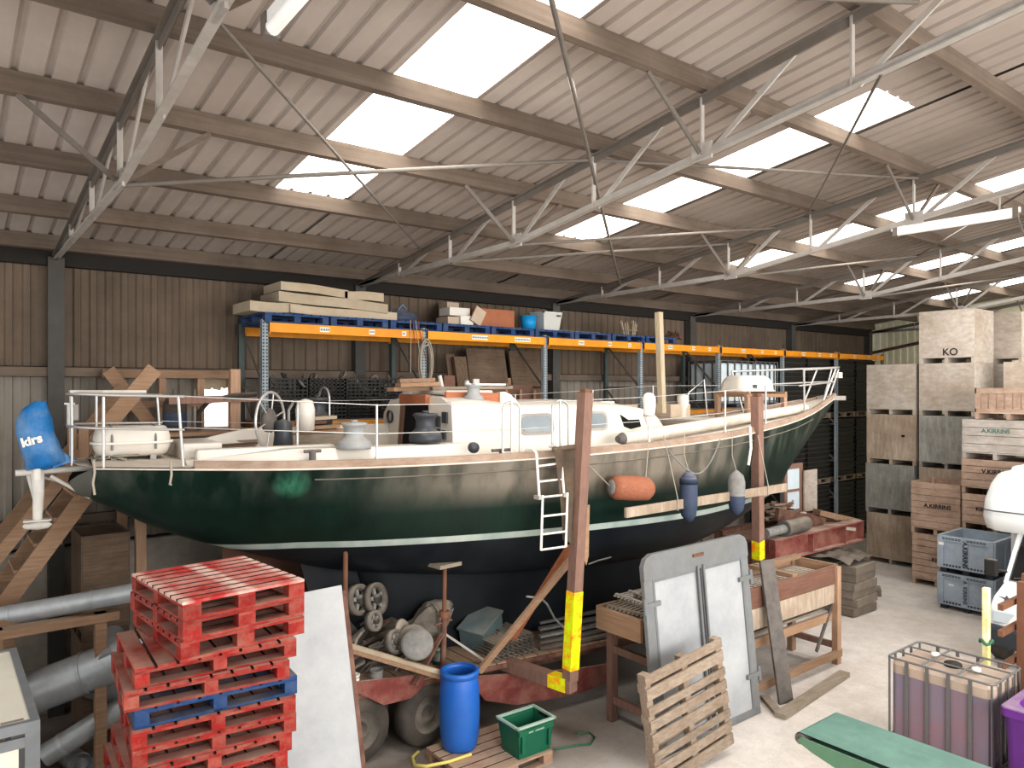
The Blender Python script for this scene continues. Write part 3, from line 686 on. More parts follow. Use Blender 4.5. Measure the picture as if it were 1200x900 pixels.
# dark round cask end and pale arched frame left of the block
c = at(514,455,Y=11.3); t = T('cask', 'dark brown cask end standing behind the companionway', 'cask', (c.x,11.4,ZS))
P(t, 'barrel', MB().lathe([(0,-.16), (.2,-.16), (.25,0), (.2,.16), (0,.16)], (0,0,.42), (0,1,0), 20), 'wood_red')
P(t, 'hoop', MB().tube([(.24*math.cos(a),-.06,.42+.24*math.sin(a)) for a in [i*PI/10 for i in range(20)]], .012, 5, True), 'iron_dark')
P(t, 'cradle', MB().box((-.18,-.14,0), (.18,.14,.2)), 'wood')
c = at(518,455,Y=11.05); S('bent_pipe', 'short pale curved strip standing beside the dark cask', 'pipe', MB().tube([(c.x,11.04,ZS), (c.x+.02,11.04,ZS+.4), (c.x-.06,11.04,ZS+.72)], .04, 8), 'label_white')
# pale containers on the shelf near the bow
def ibc(name, label, loc, w, d, h, shell, liquid=None, fill=.85, rz=0, nbar=5):
    t = T(name, label, 'tank', loc, rz)
    P(t, 'pallet_base', MB().box((-w/2,-d/2,.0), (w/2,d/2,.02)).box((-w/2,-d/2,.1), (w/2,d/2,.13)).box((-w/2,-d/2,.02), (-w/2+.12,d/2,.1)).box((-.06,-d/2,.02), (.06,d/2,.1)).box((w/2-.12,-d/2,.02), (w/2,d/2,.1)), 'ibc_frame')
    top = h-.05; zl = .13+(top-.13)*fill
    def ring(z, ins): return [(x,y,z) for x, y in arc_poly(w-ins, d-ins, .1)]
    mats = [shell]
    mb = MB(); rows = [ring(z, .05) for z in (zl+.001 if liquid else .13, (zl+top)/2, top-.03)]+[ring(top, .14)]
    for r in rows: r.append(r[0])
    mb.grid(rows, sm=False); mb.add(rows[-1][:-1], [tuple(range(len(rows[-1])-1))]); bt = P(t, 'bottle', mb, shell)
    if liquid:
        mb = MB(); rows = [ring(z, .05) for z in (.13, zl)]
        for r in rows: r.append(r[0])
        mb.grid(rows, sm=False); mb.add(rows[-1][:-1], [tuple(range(len(rows[-1])-1))]); P(t, 'liquid', mb, liquid)
    # cage
    o = .0
    for z in (.16, h):
        P(t, 'cage_rail', MB().tube([(x,y,z) for x, y in arc_poly(w, d, .07)], .014, 6, True), 'ibc_frame')
    mb = MB()
    for i in range(1, nbar):
        x = -w/2+.0+w*i/nbar
        for s in (-1, 1): mb.box((x-.02,s*d/2-.008,.1), (x+.02,s*d/2+.008,h))
    for s in (-1, 1):
        for i in range(1, nbar-1):
            y = -d/2+d*i/(nbar-1); mb.box((s*w/2-.008,y-.02,.1), (s*w/2+.008,y+.02,h))
        for sy in (-1, 1): mb.tube([(s*(w/2-.02),sy*(d/2-.02),.1), (s*(w/2-.02),sy*(d/2-.02),h)], .014, 6)
    P(t, 'cage_bar', mb, 'ibc_frame')
    for y in (-d/6, d/6): P(t, 'top_bar', MB().tube([(-w/2,y,h), (w/2,y,h)], .011, 6), 'ibc_frame')
    for x in (-w/6, w/6): P(t, 'top_bar', MB().tube([(x,-d/2,h-.005), (x,d/2,h-.005)], .013, 6), 'ibc_frame')
    P(t, 'cap', MB().lathe([(0,top), (.1,top), (.1,top+.035), (.085,top+.045), (0,top+.045)], n=20), 'ibc_cap')
    return t
ibc('bulk_tank', 'pale bulk tank with ribbed white side on the rack behind the foredeck', (15.74,11.5,ZS), 1.4, 1.0, 1.16, 'ibc_pale')
ibc('bulk_tank', 'caged bulk tank farther right on the rack behind the white dome', (17.0,11.5,ZS), 1.02, 1.0, 1.16, 'ibc_pale')

# ---- stacks of folded black plastic crates at the far end of the rack
fc = None; bpal = None
def folded(loc, label):
    t = T('folded_crate', label, 'crate', loc, group='folded black plastic crates stacked in the far rack bays')
    mb = MB(); mb.box((-.58,-.48,0), (.58,.48,.1)); P(t, 'tray', mb, 'black_plastic', bev=.012)
    P(t, 'lip', MB().box((-.6,-.5,.1), (.6,.5,.122)), 'fold_line'); return t
LBF = 'folded black plastic crate in the tall dark stacks at the far end of the rack'
for ix, x in enumerate((18.45, 19.74, 21.15, 22.42)):
    for tier in range(3):
        z0 = .012+tier*1.86; y = 11.62
        lb = 'pale pallet under the %s layer of folded black crates, %s stack from the left' % (('bottom','middle','top')[tier], ORD[ix])
        if bpal is None: bpal = pallet('pallet', lb, (x,y,z0), 0, 'pallet_old', 1.2, 1.0, .145, group='pallets between the black crate stacks')
        else: dup(bpal, (x,y,z0), 0, lb)
        for k in range(13 if tier < 2 else 12):
            lc = (x+RND.uniform(-.012,.012), y+RND.uniform(-.012,.012), z0+.15+k*.128)
            if fc is None: fc = folded(lc, LBF)
            else: dup(fc, lc, 0)

# ================================================================ timber and plywood boxes against the right wall
def potato_box(label, loc, ly, lx, h, style, txt=None, txt_mt='stencil', open_top=False, gap=False, group='big wooden crates'):
    # front face looks to -X
    t = T('wooden_crate', label, 'crate', loc, group=group); hb = .15
    zs = hb; H = h-hb
    def panel(side):
        mb = MB()
        if style[0] == 'p':
            if side in 'fb': x = -lx/2 if side == 'f' else lx/2-.02; mb.box((x,-ly/2+.001,zs), (x+.02,ly/2-.001,h))
            else: y = -ly/2 if side == 'r' else ly/2-.02; mb.box((-lx/2+.021,y,zs), (lx/2-.021,y+.02,h))
        elif style[0] == 's':
            n = max(4, round(H/.16)); s = H/n
            for i in range(n):
                a, b = zs+i*s+.006, zs+(i+1)*s-.006; o = RND.uniform(-.004,.004)
                if side in 'fb': x = -lx/2 if side == 'f' else lx/2-.02; mb.box((x+o,-ly/2,a), (x+o+.02,ly/2,b))
                else: y = -ly/2 if side == 'r' else ly/2-.02; mb.box((-lx/2+.025,y+o,a), (lx/2-.025,y+o+.02,b))
        else:  # upright slats inside a frame
            L = ly if side in 'fb' else lx; n = 7
            def bx(a, b, z0, z1, o):
                if side in 'fb': x = -lx/2+o if side == 'f' else lx/2-.025-o; mb.box((x,a,z0), (x+.025,b,z1))
                else: y = -ly/2+o if side == 'r' else ly/2-.025-o; mb.box((a,y,z0), (b,y+.025,z1))
            bx(-L/2,L/2,h-.12,h,0); bx(-L/2,L/2,zs,zs+.08,0)
            for i in range(n): q = -L/2+.1+i*(L-.2)/n; bx(q+.015, q+(L-.2)/n-.015, zs+.08, h-.12, .03)
            bx(-L/2,-L/2+.1,zs,h,0.001); bx(L/2-.1,L/2,zs,h,.001)
        return mb
    mt = {'pd':'wood_dark','pp':'ply_pale','pg':'ply_grey','p':'ply','s':'slat','sg':'slat_grey','v':'slat'}[style]
    for sd, nm in (('f','front_panel'), ('b','rear_panel'), ('l','side_panel'), ('r','side_panel')): P(t, nm, panel(sd), mt)
    for sx in (-1,1):
        for sy in (-1,1): P(t, 'corner_post', MB().box((sx*(lx/2-.055)-.03,sy*(ly/2-.055)-.03,zs), (sx*(lx/2-.055)+.03,sy*(ly/2-.055)+.03,h-.01)), mt)
    P(t, 'base_board', MB().box((-lx/2,-ly/2,hb-.025), (lx/2,ly/2,hb)), mt)
    for s in (-1,0,1): P(t, 'runner', MB().box((-lx/2+.01,s*(ly/2-.035)-.035,0), (lx/2-.01,s*(ly/2-.035)+.035,hb-.025)), mt)
    if not open_top and style[0] == 'p': P(t, 'lid', MB().box((-lx/2+.02,-ly/2+.02,h-.03), (lx/2-.02,ly/2-.02,h-.012)), mt)
    if txt:
        for body, z, s, y in txt:
            tb = text_mb(body, s, (-lx/2-.004,y,z), (0,-1,0), (0,0,1), .004); P(t, 'stencil', tb, txt_mt)
    return t
xA = 20.25
LA = ['bottom plain crate of the left-hand stack','grey weathered crate second from the floor in the left-hand stack','brown crate with a small dark hole, third up in the left-hand stack','topmost crate of the left-hand stack, reddish along its lower edge']
for k in range(4):
    b = potato_box(LA[k], (xA,9.12+(.03 if k == 1 else 0),k*1.3+.002), 1.24, 1.2, 1.295, ('p','pg','p','pp')[k])
    if k == 2: P(b, 'knot_hole', MB().prism([(.05*math.cos(a*.7),.03*math.sin(a*.7)) for a in range(9)], (-.602,-.32,.75), (0,-1,0), (0,0,1), .006), 'hole')
LB = ['bottom plywood crate behind the open slatted crate','plywood crate second from the floor behind the slatted crates','plain pale plywood crate in the middle of the tall second stack','large pale plywood crate directly under the crate marked KO','topmost pale crate marked KO, highest in the second stack']
for k in range(5):
    potato_box(LB[k], (xA,7.78,k*1.3+.002), 1.26, 1.2, 1.295, ('p','p','pg','pp','pp')[k], [('KO',.26,.24,-.1)] if k == 4 else None)
for k in range(2):
    potato_box(['pale crate behind and right of the crate marked KO, top of its stack','crate under the pale crate behind the crate marked KO'][k], (22.0,7.35,5.2-1.3*k+.002), 1.26, 1.2, 1.295, 'pp')
for k in range(3): potato_box('plywood crate at the bottom of the stack hidden behind the crate marked KO', (22.0,7.35,k*1.3+.002), 1.26, 1.2, 1.295, 'p')
for k in range(4):
    potato_box(['lowest pale crate far behind the slatted crates at the right edge','lower pale crate far behind the slatted crates at the right edge','pale crate far behind the upright-slatted crate','pale plywood crate visible above the upright-slatted crate at the right edge'][k], (20.5,6.0,k*1.3+.002), 1.24, 1.2, 1.295, 'pp')
# slatted crates in front
WORD = 'A.KIRRINS'
potato_box('bottom slatted crate under the open stencilled crate', (18.75,7.42,.002), 1.04, 1.1, 1.2, 's', [('KIRRIN',.62,.12,-.1)])
potato_box('open slatted crate with dark stencil standing on another left of the tall slatted stack', (18.72,7.42,1.204), 1.06, 1.12, 1.2, 's', [(WORD,.66,.13,-.05)], open_top=True)
zz = .002
for lb, h, st, tx, tm, dx, dy in (('lowest slatted crate of the tall stack behind the grey bins',1.48,'s',None,'stencil',0,0),
    ('brown slatted crate with two dark stencils in the tall stack behind the white van',.78,'s',[('KIRRINS',.45,.12,.15)],'stencil',0,0),
    ('brown slatted crate above, with a dark stencil under the grey crate',.76,'s',[('V.KIRRINS',.5,.13,-.05)],'stencil',0,.01),
    ('grey-white slatted crate with green stencil in the tall slatted stack',.87,'sg',[(WORD,.62,.12,-.02)],'stencil_green',0,0),
    ('topmost crate of the slatted stack, framed with upright slats',.68,'v',None,'stencil',.1,-.22)):
    potato_box(lb, (18.62+dx,6.17+dy,zz), 1.28, 1.15, h, st, tx, tm, open_top=True); zz += h+.004

# grey plastic pallet bins
def grey_bin(label, loc):
    t = T('pallet_bin', label, 'bin', loc, group='grey plastic pallet bins'); w, l, h = 1.2, 1.02, .76     # w along X, l along Y
    for s in (-1,1):
        mb = MB(); x = s*(w/2-.015); mb.box((x-.015,-l/2,.12), (x+.015,l/2,h)); P(t, 'wall', mb, 'bin_grey')
        mb = MB(); y = s*(l/2-.015); mb.box((-w/2+.031,y-.015,.12), (w/2-.031,y+.015,h)); P(t, 'wall', mb, 'bin_grey')
    P(t, 'base', MB().box((-w/2+.03,-l/2+.03,.12), (w/2-.03,l/2-.03,.15)), 'bin_grey')
    rb = MB(); f = -w/2
    for y in (-l/2, -.05, l/2-.1): rb.box((f-.03,y,.1), (f,y+.1,h-.03))
    rb.box((f-.032,-l/2-.002,h-.1), (f-.0,l/2+.002,h)); rb.box((f-.026,-l/2,.1), (f,l/2,.2))
    for s in (-1,1):
        for x in (-w/2, -.05, w/2-.1): rb.box((x,s*l/2-(.03 if s < 0 else 0),.1), (x+.1,s*l/2+(.03 if s > 0 else 0),h-.03))
        rb.box((-w/2-.002,s*l/2-(.032 if s < 0 else 0),h-.1), (w/2+.002,s*l/2+(.032 if s > 0 else 0),h))
    vb = rb
    for y in [-.38+.06*k for k in range(6)]+[.08+.06*k for k in range(6)]:
        vb.box((f-.028,y,.135), (f-.0255,y+.04,.175), 1); vb.box((f-.036,y,h-.075), (f-.0335,y+.05,h-.06), 1); vb.box((f-.036,y,h-.05), (f-.0335,y+.05,h-.035), 1)
    P(t, 'rib_frame', rb, ['bin_grey', 'bin_dark'])
    for sx in (-1,0,1):
        for sy in (-1,0,1): P(t, 'foot', MB().box((sx*.5-.07,sy*.43-.06,0), (sx*.5+.07,sy*.43+.06,.12)), 'bin_dark')
    return t
b0 = grey_bin('lower grey plastic pallet bin standing on the floor', (17.2,6.2,0)); P(b0, 'sticker', MB().box((-.604,.22,.5), (-.6025,.32,.54)), 'label_white')
P(b0, 'lettering', text_mb('A  KIRRINS', .1, (-.632,0,.42), (0,0,-1), (0,-1,0), .003), 'bin_dark')
b1 = grey_bin('upper grey plastic pallet bin on top of the other', (17.2,6.2,.765)); P(b1, 'sticker', MB().box((-.635,.4,.56), (-.632,.5,.62)), 'label_white')
P(b1, 'lettering', text_mb('A.KIRRINS', .12, (-.632,0,.42), (0,0,-1), (0,-1,0), .006), 'bin_dark')

# ================================================================ white camper van at the right edge
vn = T('camper_van', 'white camper van with bulging over-cab pod at the right edge', 'van', (14.7,4.2,0))
YV = 5.32; ym = 4.25
def vrow(pts, y): return [(x,y,z) for x, z in pts]
prof = [(15.2,2.0), (14.9,2.06), (14.78,2.3), (14.86,2.62), (15.15,2.9), (15.7,3.06), (19.5,3.12)]
mb = MB(); rows = []
for y, ins in ((YV,.22), (YV-.0,.0), (3.2,0), (3.2,.22)):
    pass
ys = [(YV,.3), (YV-.07,.12), (YV-.25,.0), (3.4,0), (3.2,.12), (3.1,.3)]
for y, ins in ys: rows.append([(x+ins*(.8 if i < 5 else 0), y, 2.0+(z-2.0)*(1-ins*.25)+ins*.18*(1 if z < 2.1 else 0)) for i, (x, z) in enumerate(prof)])
mb.grid(rows); mb.add(rows[0], [tuple(range(len(prof)))]); mb.add(rows[-1], [tuple(range(len(prof)))[::-1]])
P(vn, 'overcab_pod', mb, 'van_white', True)
mb = MB(); sr = [(y, ins) for y, ins in ys]
P(vn, 'pod_seam', MB().tube([(14.775+ins*.8,y,2.42) for y, ins in ys], .012, 6), 'seam', True)
P(vn, 'living_body', MB().box((16.3,3.1,.5), (20,YV,3.1)), 'van_white', True, bev=.08)
YP = YV; YV = 4.93
P(vn, 'side_shell', MB().prism([(15.2,.55), (16.4,.55), (16.4,2.1), (15.25,2.1), (14.7,1.25), (14.7,.55)], (0,YV-.15,0), (1,0,0), (0,0,1), .1), 'van_white', True)
P(vn, 'side_shell', MB().prism([(15.2,.55), (16.4,.55), (16.4,2.1), (15.25,2.1), (14.7,1.25), (14.7,.55)], (0,3.3,0), (1,0,0), (0,0,1), .1), 'van_white', True)
mb = MB(); mb.grid([[(14.68,YV-.12,1.27), (14.62,4.25,1.3), (14.68,3.2,1.27)], [(15.18,YV-.2,2.02), (15.12,4.25,2.04), (15.18,3.3,2.02)]]); P(vn, 'windscreen', mb, 'glass_dark', True)
for y in (YV-.1, 3.22): P(vn, 'pillar', MB().bar((14.62,y,1.22), (15.18,y-.05,2.05), .05, .05), 'van_white', True)
P(vn, 'wiper', MB().tube([(14.6,4.7,1.33), (14.62,4.2,1.42)], .01, 5), 'rubber', True)
mb = MB(); mb.grid([[(14.66,YV-.1,1.25), (14.6,4.25,1.28), (14.66,3.2,1.25)], [(14.15,YV-.1,1.08), (14.05,4.25,1.1), (14.15,3.2,1.08)], [(14.0,YV-.1,.95), (13.9,4.25,.95), (14.0,3.2,.95)], [(13.97,YV-.1,.62), (13.86,4.25,.62), (13.97,3.2,.62)]])
P(vn, 'bonnet', mb, 'van_white', True)
P(vn, 'wing', MB().prism([(14.66,1.25), (14.15,1.08), (14.0,.95), (13.97,.5), (14.1,.5), (14.15,.7), (14.4,.85), (14.66,.7)], (0,YV-.1,0), (1,0,0), (0,0,1), .02), 'van_white', True)
P(vn, 'bumper', MB().box((13.82,3.15,.32), (14.1,YV-.05,.66)), 'bin_dark', True, bev=.06)
P(vn, 'grille', MB().box((13.9,4.0,.7), (13.96,4.4,.85)), 'bin_dark', True)
P(vn, 'headlamp', MB().box((13.93,4.45,.7), (13.99,4.8,.9)), 'ibc_pale', True, bev=.02)
P(vn, 'badge', MB().prism([(0,.07), (.03,.02), (.12,.03), (.04,-.01), (.05,-.07), (0,-.03), (-.05,-.07), (-.04,-.01), (-.12,.03), (-.03,.02)], (14.05,4.62,1.09), (0,-1,0), (-.35,0,1), .012), 'seam', True)
mr = P(vn, 'mirror', MB().cb((14.62,YV+.12,1.45), (.12,.2,.3)), 'rubber', True, bev=.03); P(vn, 'mirror_arm', MB().bar((14.7,YV-.1,1.4), (14.63,YV+.06,1.42), .03), 'rubber', True)
def wheel(par, c, r, w, ax, hub='steel_grey'):
    c = V(c); ax = V(ax).normalized()
    tb = MB(); tb.lathe([(r*.58,-w/2), (r*.9,-w/2), (r,-w*.3), (r,w*.3), (r*.9,w/2), (r*.58,w/2)], c, ax, 32); ty = P(par, 'wheel', tb, 'tyre', True)
    hb = MB(); hb.lathe([(0,w*.12), (r*.2,w*.12), (r*.22,w*.3), (r*.3,w*.3), (r*.4,w*.05), (r*.55,w*.4), (r*.6,w*.5), (r*.6,-w*.5), (0,-w*.3)], c, ax, 28); P(ty, 'hub', hb, hub, True)
for x in (14.35, 17.9):
    for y in (4.78, 3.4): wheel(vn, (x,y,.34), .34, .22, (0,1 if y > 4 else -1,0))

# ================================================================ rusty stillages with striped pole
st = T('steel_stillage', 'stack of rusty steel frames behind the bulk tank at the right edge', 'stillage', (11.6,3.4,0))
for z in (.35, .82, 1.27, 1.62):
    for y in (3.78, 2.6): P(st, 'cross_rail', MB().box((11.25,y-.03,z), (12.3,y+.03,z+.08)), 'rust', True)
    for x in (11.85, 12.05, 12.25): P(st, 'long_rail', MB().box((x-.035,2.55,z+.08), (x+.035,3.7,z+.14)), 'rust', True)
for x, y in ((11.72,3.66), (11.72,2.7), (12.28,3.78), (12.28,2.6)): P(st, 'post', MB().box((x-.06,y-.06,0), (x+.06,y+.06,1.95)), 'rust', True)
pl = T('marker_pole', 'upright pole with yellow and white bands beside the rusty frames', 'pole', (11.2,3.93,0))
P(pl, 'pole', MB().box((11.16,3.89,0), (11.25,3.97,1.9)), 'pole_yellow', True, bev=.008)
P(pl, 'green_tie', MB().tube([(11.205+.08*math.cos(a),3.93+.075*math.sin(a),1.18+.03*math.sin(3*a)) for a in [i*PI/8 for i in range(16)]], .018, 6, True), 'cord_green', True)
P(pl, 'foot', MB().box((11.08,3.81,0), (11.33,4.05,.02)), 'rust', True)

# ================================================================ foreground right
ib = ibc('bulk_tank', 'caged bulk tank half full of purple liquid in the right foreground', (10.06,3.9,0), 1.2, .9, 1.17, 'ibc_shell', 'ibc_liquid', .86, rz=PI/2)
P(ib, 'clamp', MB().lathe([(0,1.15), (.05,1.15), (.05,1.19), (0,1.2)], (.25,-.1,0), n=10), 'label_white'); P(ib, 'clamp', MB().lathe([(0,1.15), (.05,1.15), (.05,1.19), (0,1.2)], (-.28,.05,0), n=10), 'label_white')
# purple pallet box
pb = T('purple_container', 'purple plastic container with wide rim beside the bulk tank', 'container', (9.95,2.6,0)); w_, l_, h_ = 1.15, 1.1, 1.06
def rr(w, l, r, z, n=6): 
    a = [(x,y,z) for x, y in arc_poly(w, l, r, n)]; return a+[a[0]]
mb = MB(); mb.grid([rr(w_*.9,l_*.9,.1,.1), rr(w_*.97,l_*.97,.1,h_-.12), rr(w_*.97,l_*.97,.1,h_-.06)]); P(pb, 'body', mb, 'purple')
mb = MB(); mb.grid([rr(w_*.97,l_*.97,.1,h_-.1), rr(w_+.02,l_+.02,.07,h_-.1), rr(w_+.02,l_+.02,.07,h_-.01), rr(w_,l_,.07,h_), rr(w_*.82,l_*.82,.2,h_), rr(w_*.8,l_*.8,.2,h_-.06), rr(w_*.76,l_*.76,.2,.14)], sm=False); P(pb, 'rim', mb, 'purple')
P(pb, 'floor_panel', MB().prism(arc_poly(w_*.78,l_*.78,.2), (0,0,.13), (1,0,0), (0,1,0), .02), 'purple')
for sx in (-1,1):
    for sy in (-1,1): P(pb, 'foot', MB().box((sx*.42-.08,sy*.4-.08,0), (sx*.42+.08,sy*.4+.08,.12)), 'purple')
P(pb, 'moulded_rib', MB().box((-.56,-.02,.2), (-.535,.02,.85)), 'purple')
# red hose stub on the rim
S('red_hose', 'short length of red hose lying on the purple container rim', 'hose', MB().tube([(10.25,3.05,1.09), (10.45,2.95,1.1), (10.5,2.6,1.09)], .03, 8), 'paint_red')
# green belt conveyor
cv = T('belt_conveyor', 'pale green belt conveyor coming in from the bottom right', 'conveyor', (7.31,3.0,0)); zc = 1.1; xa, xb = 6.95, 7.69; ye = 4.12
mb = MB(); n = 10; prof = [(0.2,zc)]+[(ye+.0+.06*math.sin(a), zc-.06+.06*math.cos(a)) for a in [i*PI/n for i in range(n+1)]]+[(0.2,zc-.12)]
mb.grid([[(xa,y,z), (xb,y,z)] for y, z in prof], flip=True)
P(cv, 'belt', mb, 'belt', True)
P(cv, 'end_roller', MB().cyl((xa-.02,ye,zc-.06), (xb+.02,ye,zc-.06), .052, n=20), 'iron_dark', True)
for x, s in ((xa-.03,1), (xb+.03,-1)):
    P(cv, 'side_rail', MB().prism([(.2,zc-.02), (ye-.02,zc-.03), (ye+.02,zc-.08), (ye-.15,zc-.14), (ye-.6,zc-.24), (.2,zc-.24)], (x,0,0), (0,1,0), (0,0,1), .02), 'green_paint', True)
    for y in (3.66, 1.0):
        P(cv, 'leg', MB().box((x-.03,y-.04,0), (x+.03,y+.04,zc-.2)), 'green_paint', True); P(cv, 'leg_foot', MB().box((x-.07,y-.07,0), (x+.07,y+.07,.02)), 'green_paint', True)
for y in (3.66, 1.0): P(cv, 'cross_tie', MB().box((xa,y-.03,.5), (xb,y+.03,.56)), 'green_paint', True)
# ================================================================ the yacht (local x from stern to bow, local -y towards the camera)
TH = math.radians(-6); SX, SY = 1.43, 9.6; LOA = 13.77
bt = T('sailing_yacht', 'long green sailing yacht with white cabin propped on a trailer', 'boat', (SX,SY,0), TH)
_s = [0,1,2,3,4,5,6,7,8,9,10,11,12,13,13.77]
bd = spl(_s, [.65,1.0,1.27,1.48,1.64,1.76,1.83,1.85,1.80,1.64,1.40,1.08,.71,.3,.025])
zd = spl(_s, [3.735,3.70,3.67,3.66,3.665,3.68,3.705,3.74,3.785,3.84,3.91,3.985,4.09,4.24,4.40])
zb = spl([0,.8,1.5,2.2,3,5,7,9,10.5,11.6,12.2,13.04,13.77], [3.34,2.88,2.6,2.36,2.15,1.95,1.9,2.0,2.3,2.72,3.06,3.70,4.36])
bw = spl([0,2,3,4,5,6,7,8,9,10,11,11.6], [.1,.5,.95,1.25,1.45,1.56,1.6,1.54,1.32,1.0,.6,.33])
def pw(s):
    if 1.9 < s < 11.2:
        q = (2.66-zb(s))/(zd(s)-zb(s)); return math.log(bw(s)/bd(s))/math.log(q)
    return None
pa, pz = pw(1.95), pw(11.15)
def pexp(s):
    p = pw(s)
    if p is not None: return max(.16, p)
    if s <= 1.9: return .42+(pa-.42)*(s/1.95)
    return pz+(.85-pz)*min(1, (s-11.15)/2.0)
NS, NQ = 64, 22
def half(s, q): return bd(s)*(max(q, 0)**pexp(s)) if q > 0 else 0
QS = [(i/NQ)**1.7 for i in range(NQ+1)]
hm = MB(); rows = []
for i in range(NS+1):
    s = LOA*i/NS; r = []
    for q in QS[::-1]: r.append((s, -half(s,q), zb(s)+(zd(s)-zb(s))*q))
    for q in QS[1:]: r.append((s, half(s,q), zb(s)+(zd(s)-zb(s))*q))
    rows.append(r)
hm.grid(rows, flip=True)
hull = P(bt, 'hull', hm, m['hull'])
# transom, bulging aft
tr = MB(); trow = []
k = len(rows[0])
for f in (1,.66,.33,0):
    trow.append([(-(1-f*f)*.22*(1-abs(v[1])/.66*0), v[1]*f, 3.5+(v[2]-3.5)*(f if f else .01)) for v in rows[0]])
tr.grid(trow); P(bt, 'transom', tr, 'transom_paint')
# deck
dk = MB(); rr_ = []
for i in range(NS+1):
    s = LOA*i/NS; b = bd(s); rr_.append([(s, b*t, zd(s)+.02+.05*(1-t*t)) for t in (-1,-.7,-.4,0,.4,.7,1)])
dk.grid(rr_); P(bt, 'deck', dk, 'deck')
dd = MB(); dd.add([(0,-.65,3.75), (-.12,-.45,3.76), (-.22,0,3.78), (-.12,.45,3.76), (0,.65,3.75)], [(0,1,2,3,4)]); P(bt, 'stern_deck', dd, 'deck')
# toe rails
def along(s, dy, z, side): return V((s, side*(bd(s)+dy), z))
for side, nm in ((-1,'toe_rail'), (1,'toe_rail')):
    mb = MB(); R4 = []
    for i in range(61):
        s = .95+(13.72-.95)*i/60; z = zd(s)
        R4.append([along(s,.012,z-.012,side), along(s,.0,z+.095,side), along(s,-.05,z+.095,side), along(s,-.045,z,side), along(s,.012,z-.012,side)])
    mb.grid(R4, sm=False, flip=side < 0); P(bt, nm, mb, 'toe_rail')
    mb = MB(); mb.tube([along(.02+13.6*i/50, .01, zd(.02+13.6*i/50)-.0, side) for i in range(51)], .011, 6); P(bt, 'sheer_strip', mb, 'deck')
    def off(s, dz): 
        q = (zd(s)-dz-zb(s))/(zd(s)-zb(s)); return V((s, side*(half(s,q)+.006), zd(s)-dz))
    P(bt, 'rubbing_line', MB().tube([off(2.2+10*i/40, .13) for i in range(41)], .01, 5), 'junk_grey')
kp = MB()
prof = [(3.0,2.2), (3.4,.93), (3.8,.88), (8.6,.88), (9.2,1.05), (10.2,2.35), (7,2.1), (5,2.1)]
secs = []
for side in (-1, 1):
    pass
kz = [.88,1.2,1.6,2.0,2.3]; krow = []
for z in kz:
    f = (z-.88)/1.42; xa = 3.5-.45*f; xb = 8.7+1.3*f; ring = []
    for j in range(24):
        a = 2*PI*j/24; c, sn = math.cos(a), math.sin(a); ring.append(((xa+xb)/2+(xb-xa)/2*c, .26*(1+.5*f)*math.copysign(abs(sn)**.8, sn)*(1 if c < .5 else 1-.3*(c-.5)), z))
    ring.append(ring[0]); krow.append(ring)
kp.grid(krow); kp.add(krow[0][:-1], [tuple(range(24))[::-1]]); P(bt, 'keel', kp, 'navy')
P(bt, 'rudder', MB().prism([(2.3,2.6), (3.05,2.5), (3.5,.95), (2.75,1.0)], (0,0,0), (1,0,0), (0,0,1), .08), 'navy')
# cabin trunk
cz = lambda s: zd(s)+.03
def cab(s): return 1.12+.05*math.sin((s-4.1)/4*PI)-(max(0, s-7.1)**2)*.22
ct = spl([4.1,4.35,5.2,6.2,7.3,7.8,8.1], [4.42,4.44,4.36,4.36,4.30,4.18,3.95])
mb = MB(); cr = []
for i in range(31):
    s = 4.1+4.0*i/30; w = cab(s); z0 = cz(s)-.02; z1 = max(ct(s), z0+.05); r = []
    for side in (-1, 1):
        col = [(s, side*w, z0), (s, side*(w-.05), z0+(z1-z0)*.6), (s, side*(w-.09), z1-.06), (s, side*(w-.16), z1-.01), (s, side*w*.45, z1+.04)]
        r = r+col if side < 0 else r+[(s,0,z1+.055)]+col[::-1]
    cr.append(r)
mb.grid(cr, flip=True); mb.add(cr[0], [tuple(range(len(cr[0])))[::-1]]); mb.add(cr[-1], [tuple(range(len(cr[-1])))])
P(bt, 'cabin_trunk', mb, 'gel_white')
def side_pt(s, f, o=.0):       # point on the near cabin side, f of its height
    z0 = cz(s)-.02; z1 = max(ct(s), z0+.05); w = cab(s); return V((s, -(w-.05*min(1, f/.6)-(.04*(f-.6)/.3 if f > .6 else 0)+o), z0+(z1-z0)*f))
def cabin_window(s0, s1, f0, f1, dark=False):
    sm = (s0+s1)/2; a = side_pt(s0,(f0+f1)/2,.004); b = side_pt(s1,(f0+f1)/2,.004); lo = side_pt(sm,f0,.004); hi = side_pt(sm,f1,.004); ex = (b-a); ey = (hi-lo); c = (a+b)/2
    pol = arc_poly(ex.length, ey.length, min(ex.length, ey.length)*.38)
    if dark:
        pol = [(-.2,.1), (-.05,.02), (.18,.03), (.2,-.08), (-.02,-.12), (-.15,-.08)]
        P(bt, 'broken_window', MB().prism(pol, c, ex, ey, .012), 'hole'); return
    f = P(bt, 'window_frame', MB().prism(arc_poly(ex.length+.07, ey.length+.07, min(ex.length, ey.length)*.42), c, ex, ey, .014), 'galv_steel')
    P(f, 'pane', MB().prism(pol, c+V((0,-.004,0)), ex, ey, .016), 'window_grey')
cabin_window(5.12, 5.62, .42, .76); cabin_window(6.2, 6.6, .44, .78); cabin_window(6.9, 7.3, .38, .8, True)
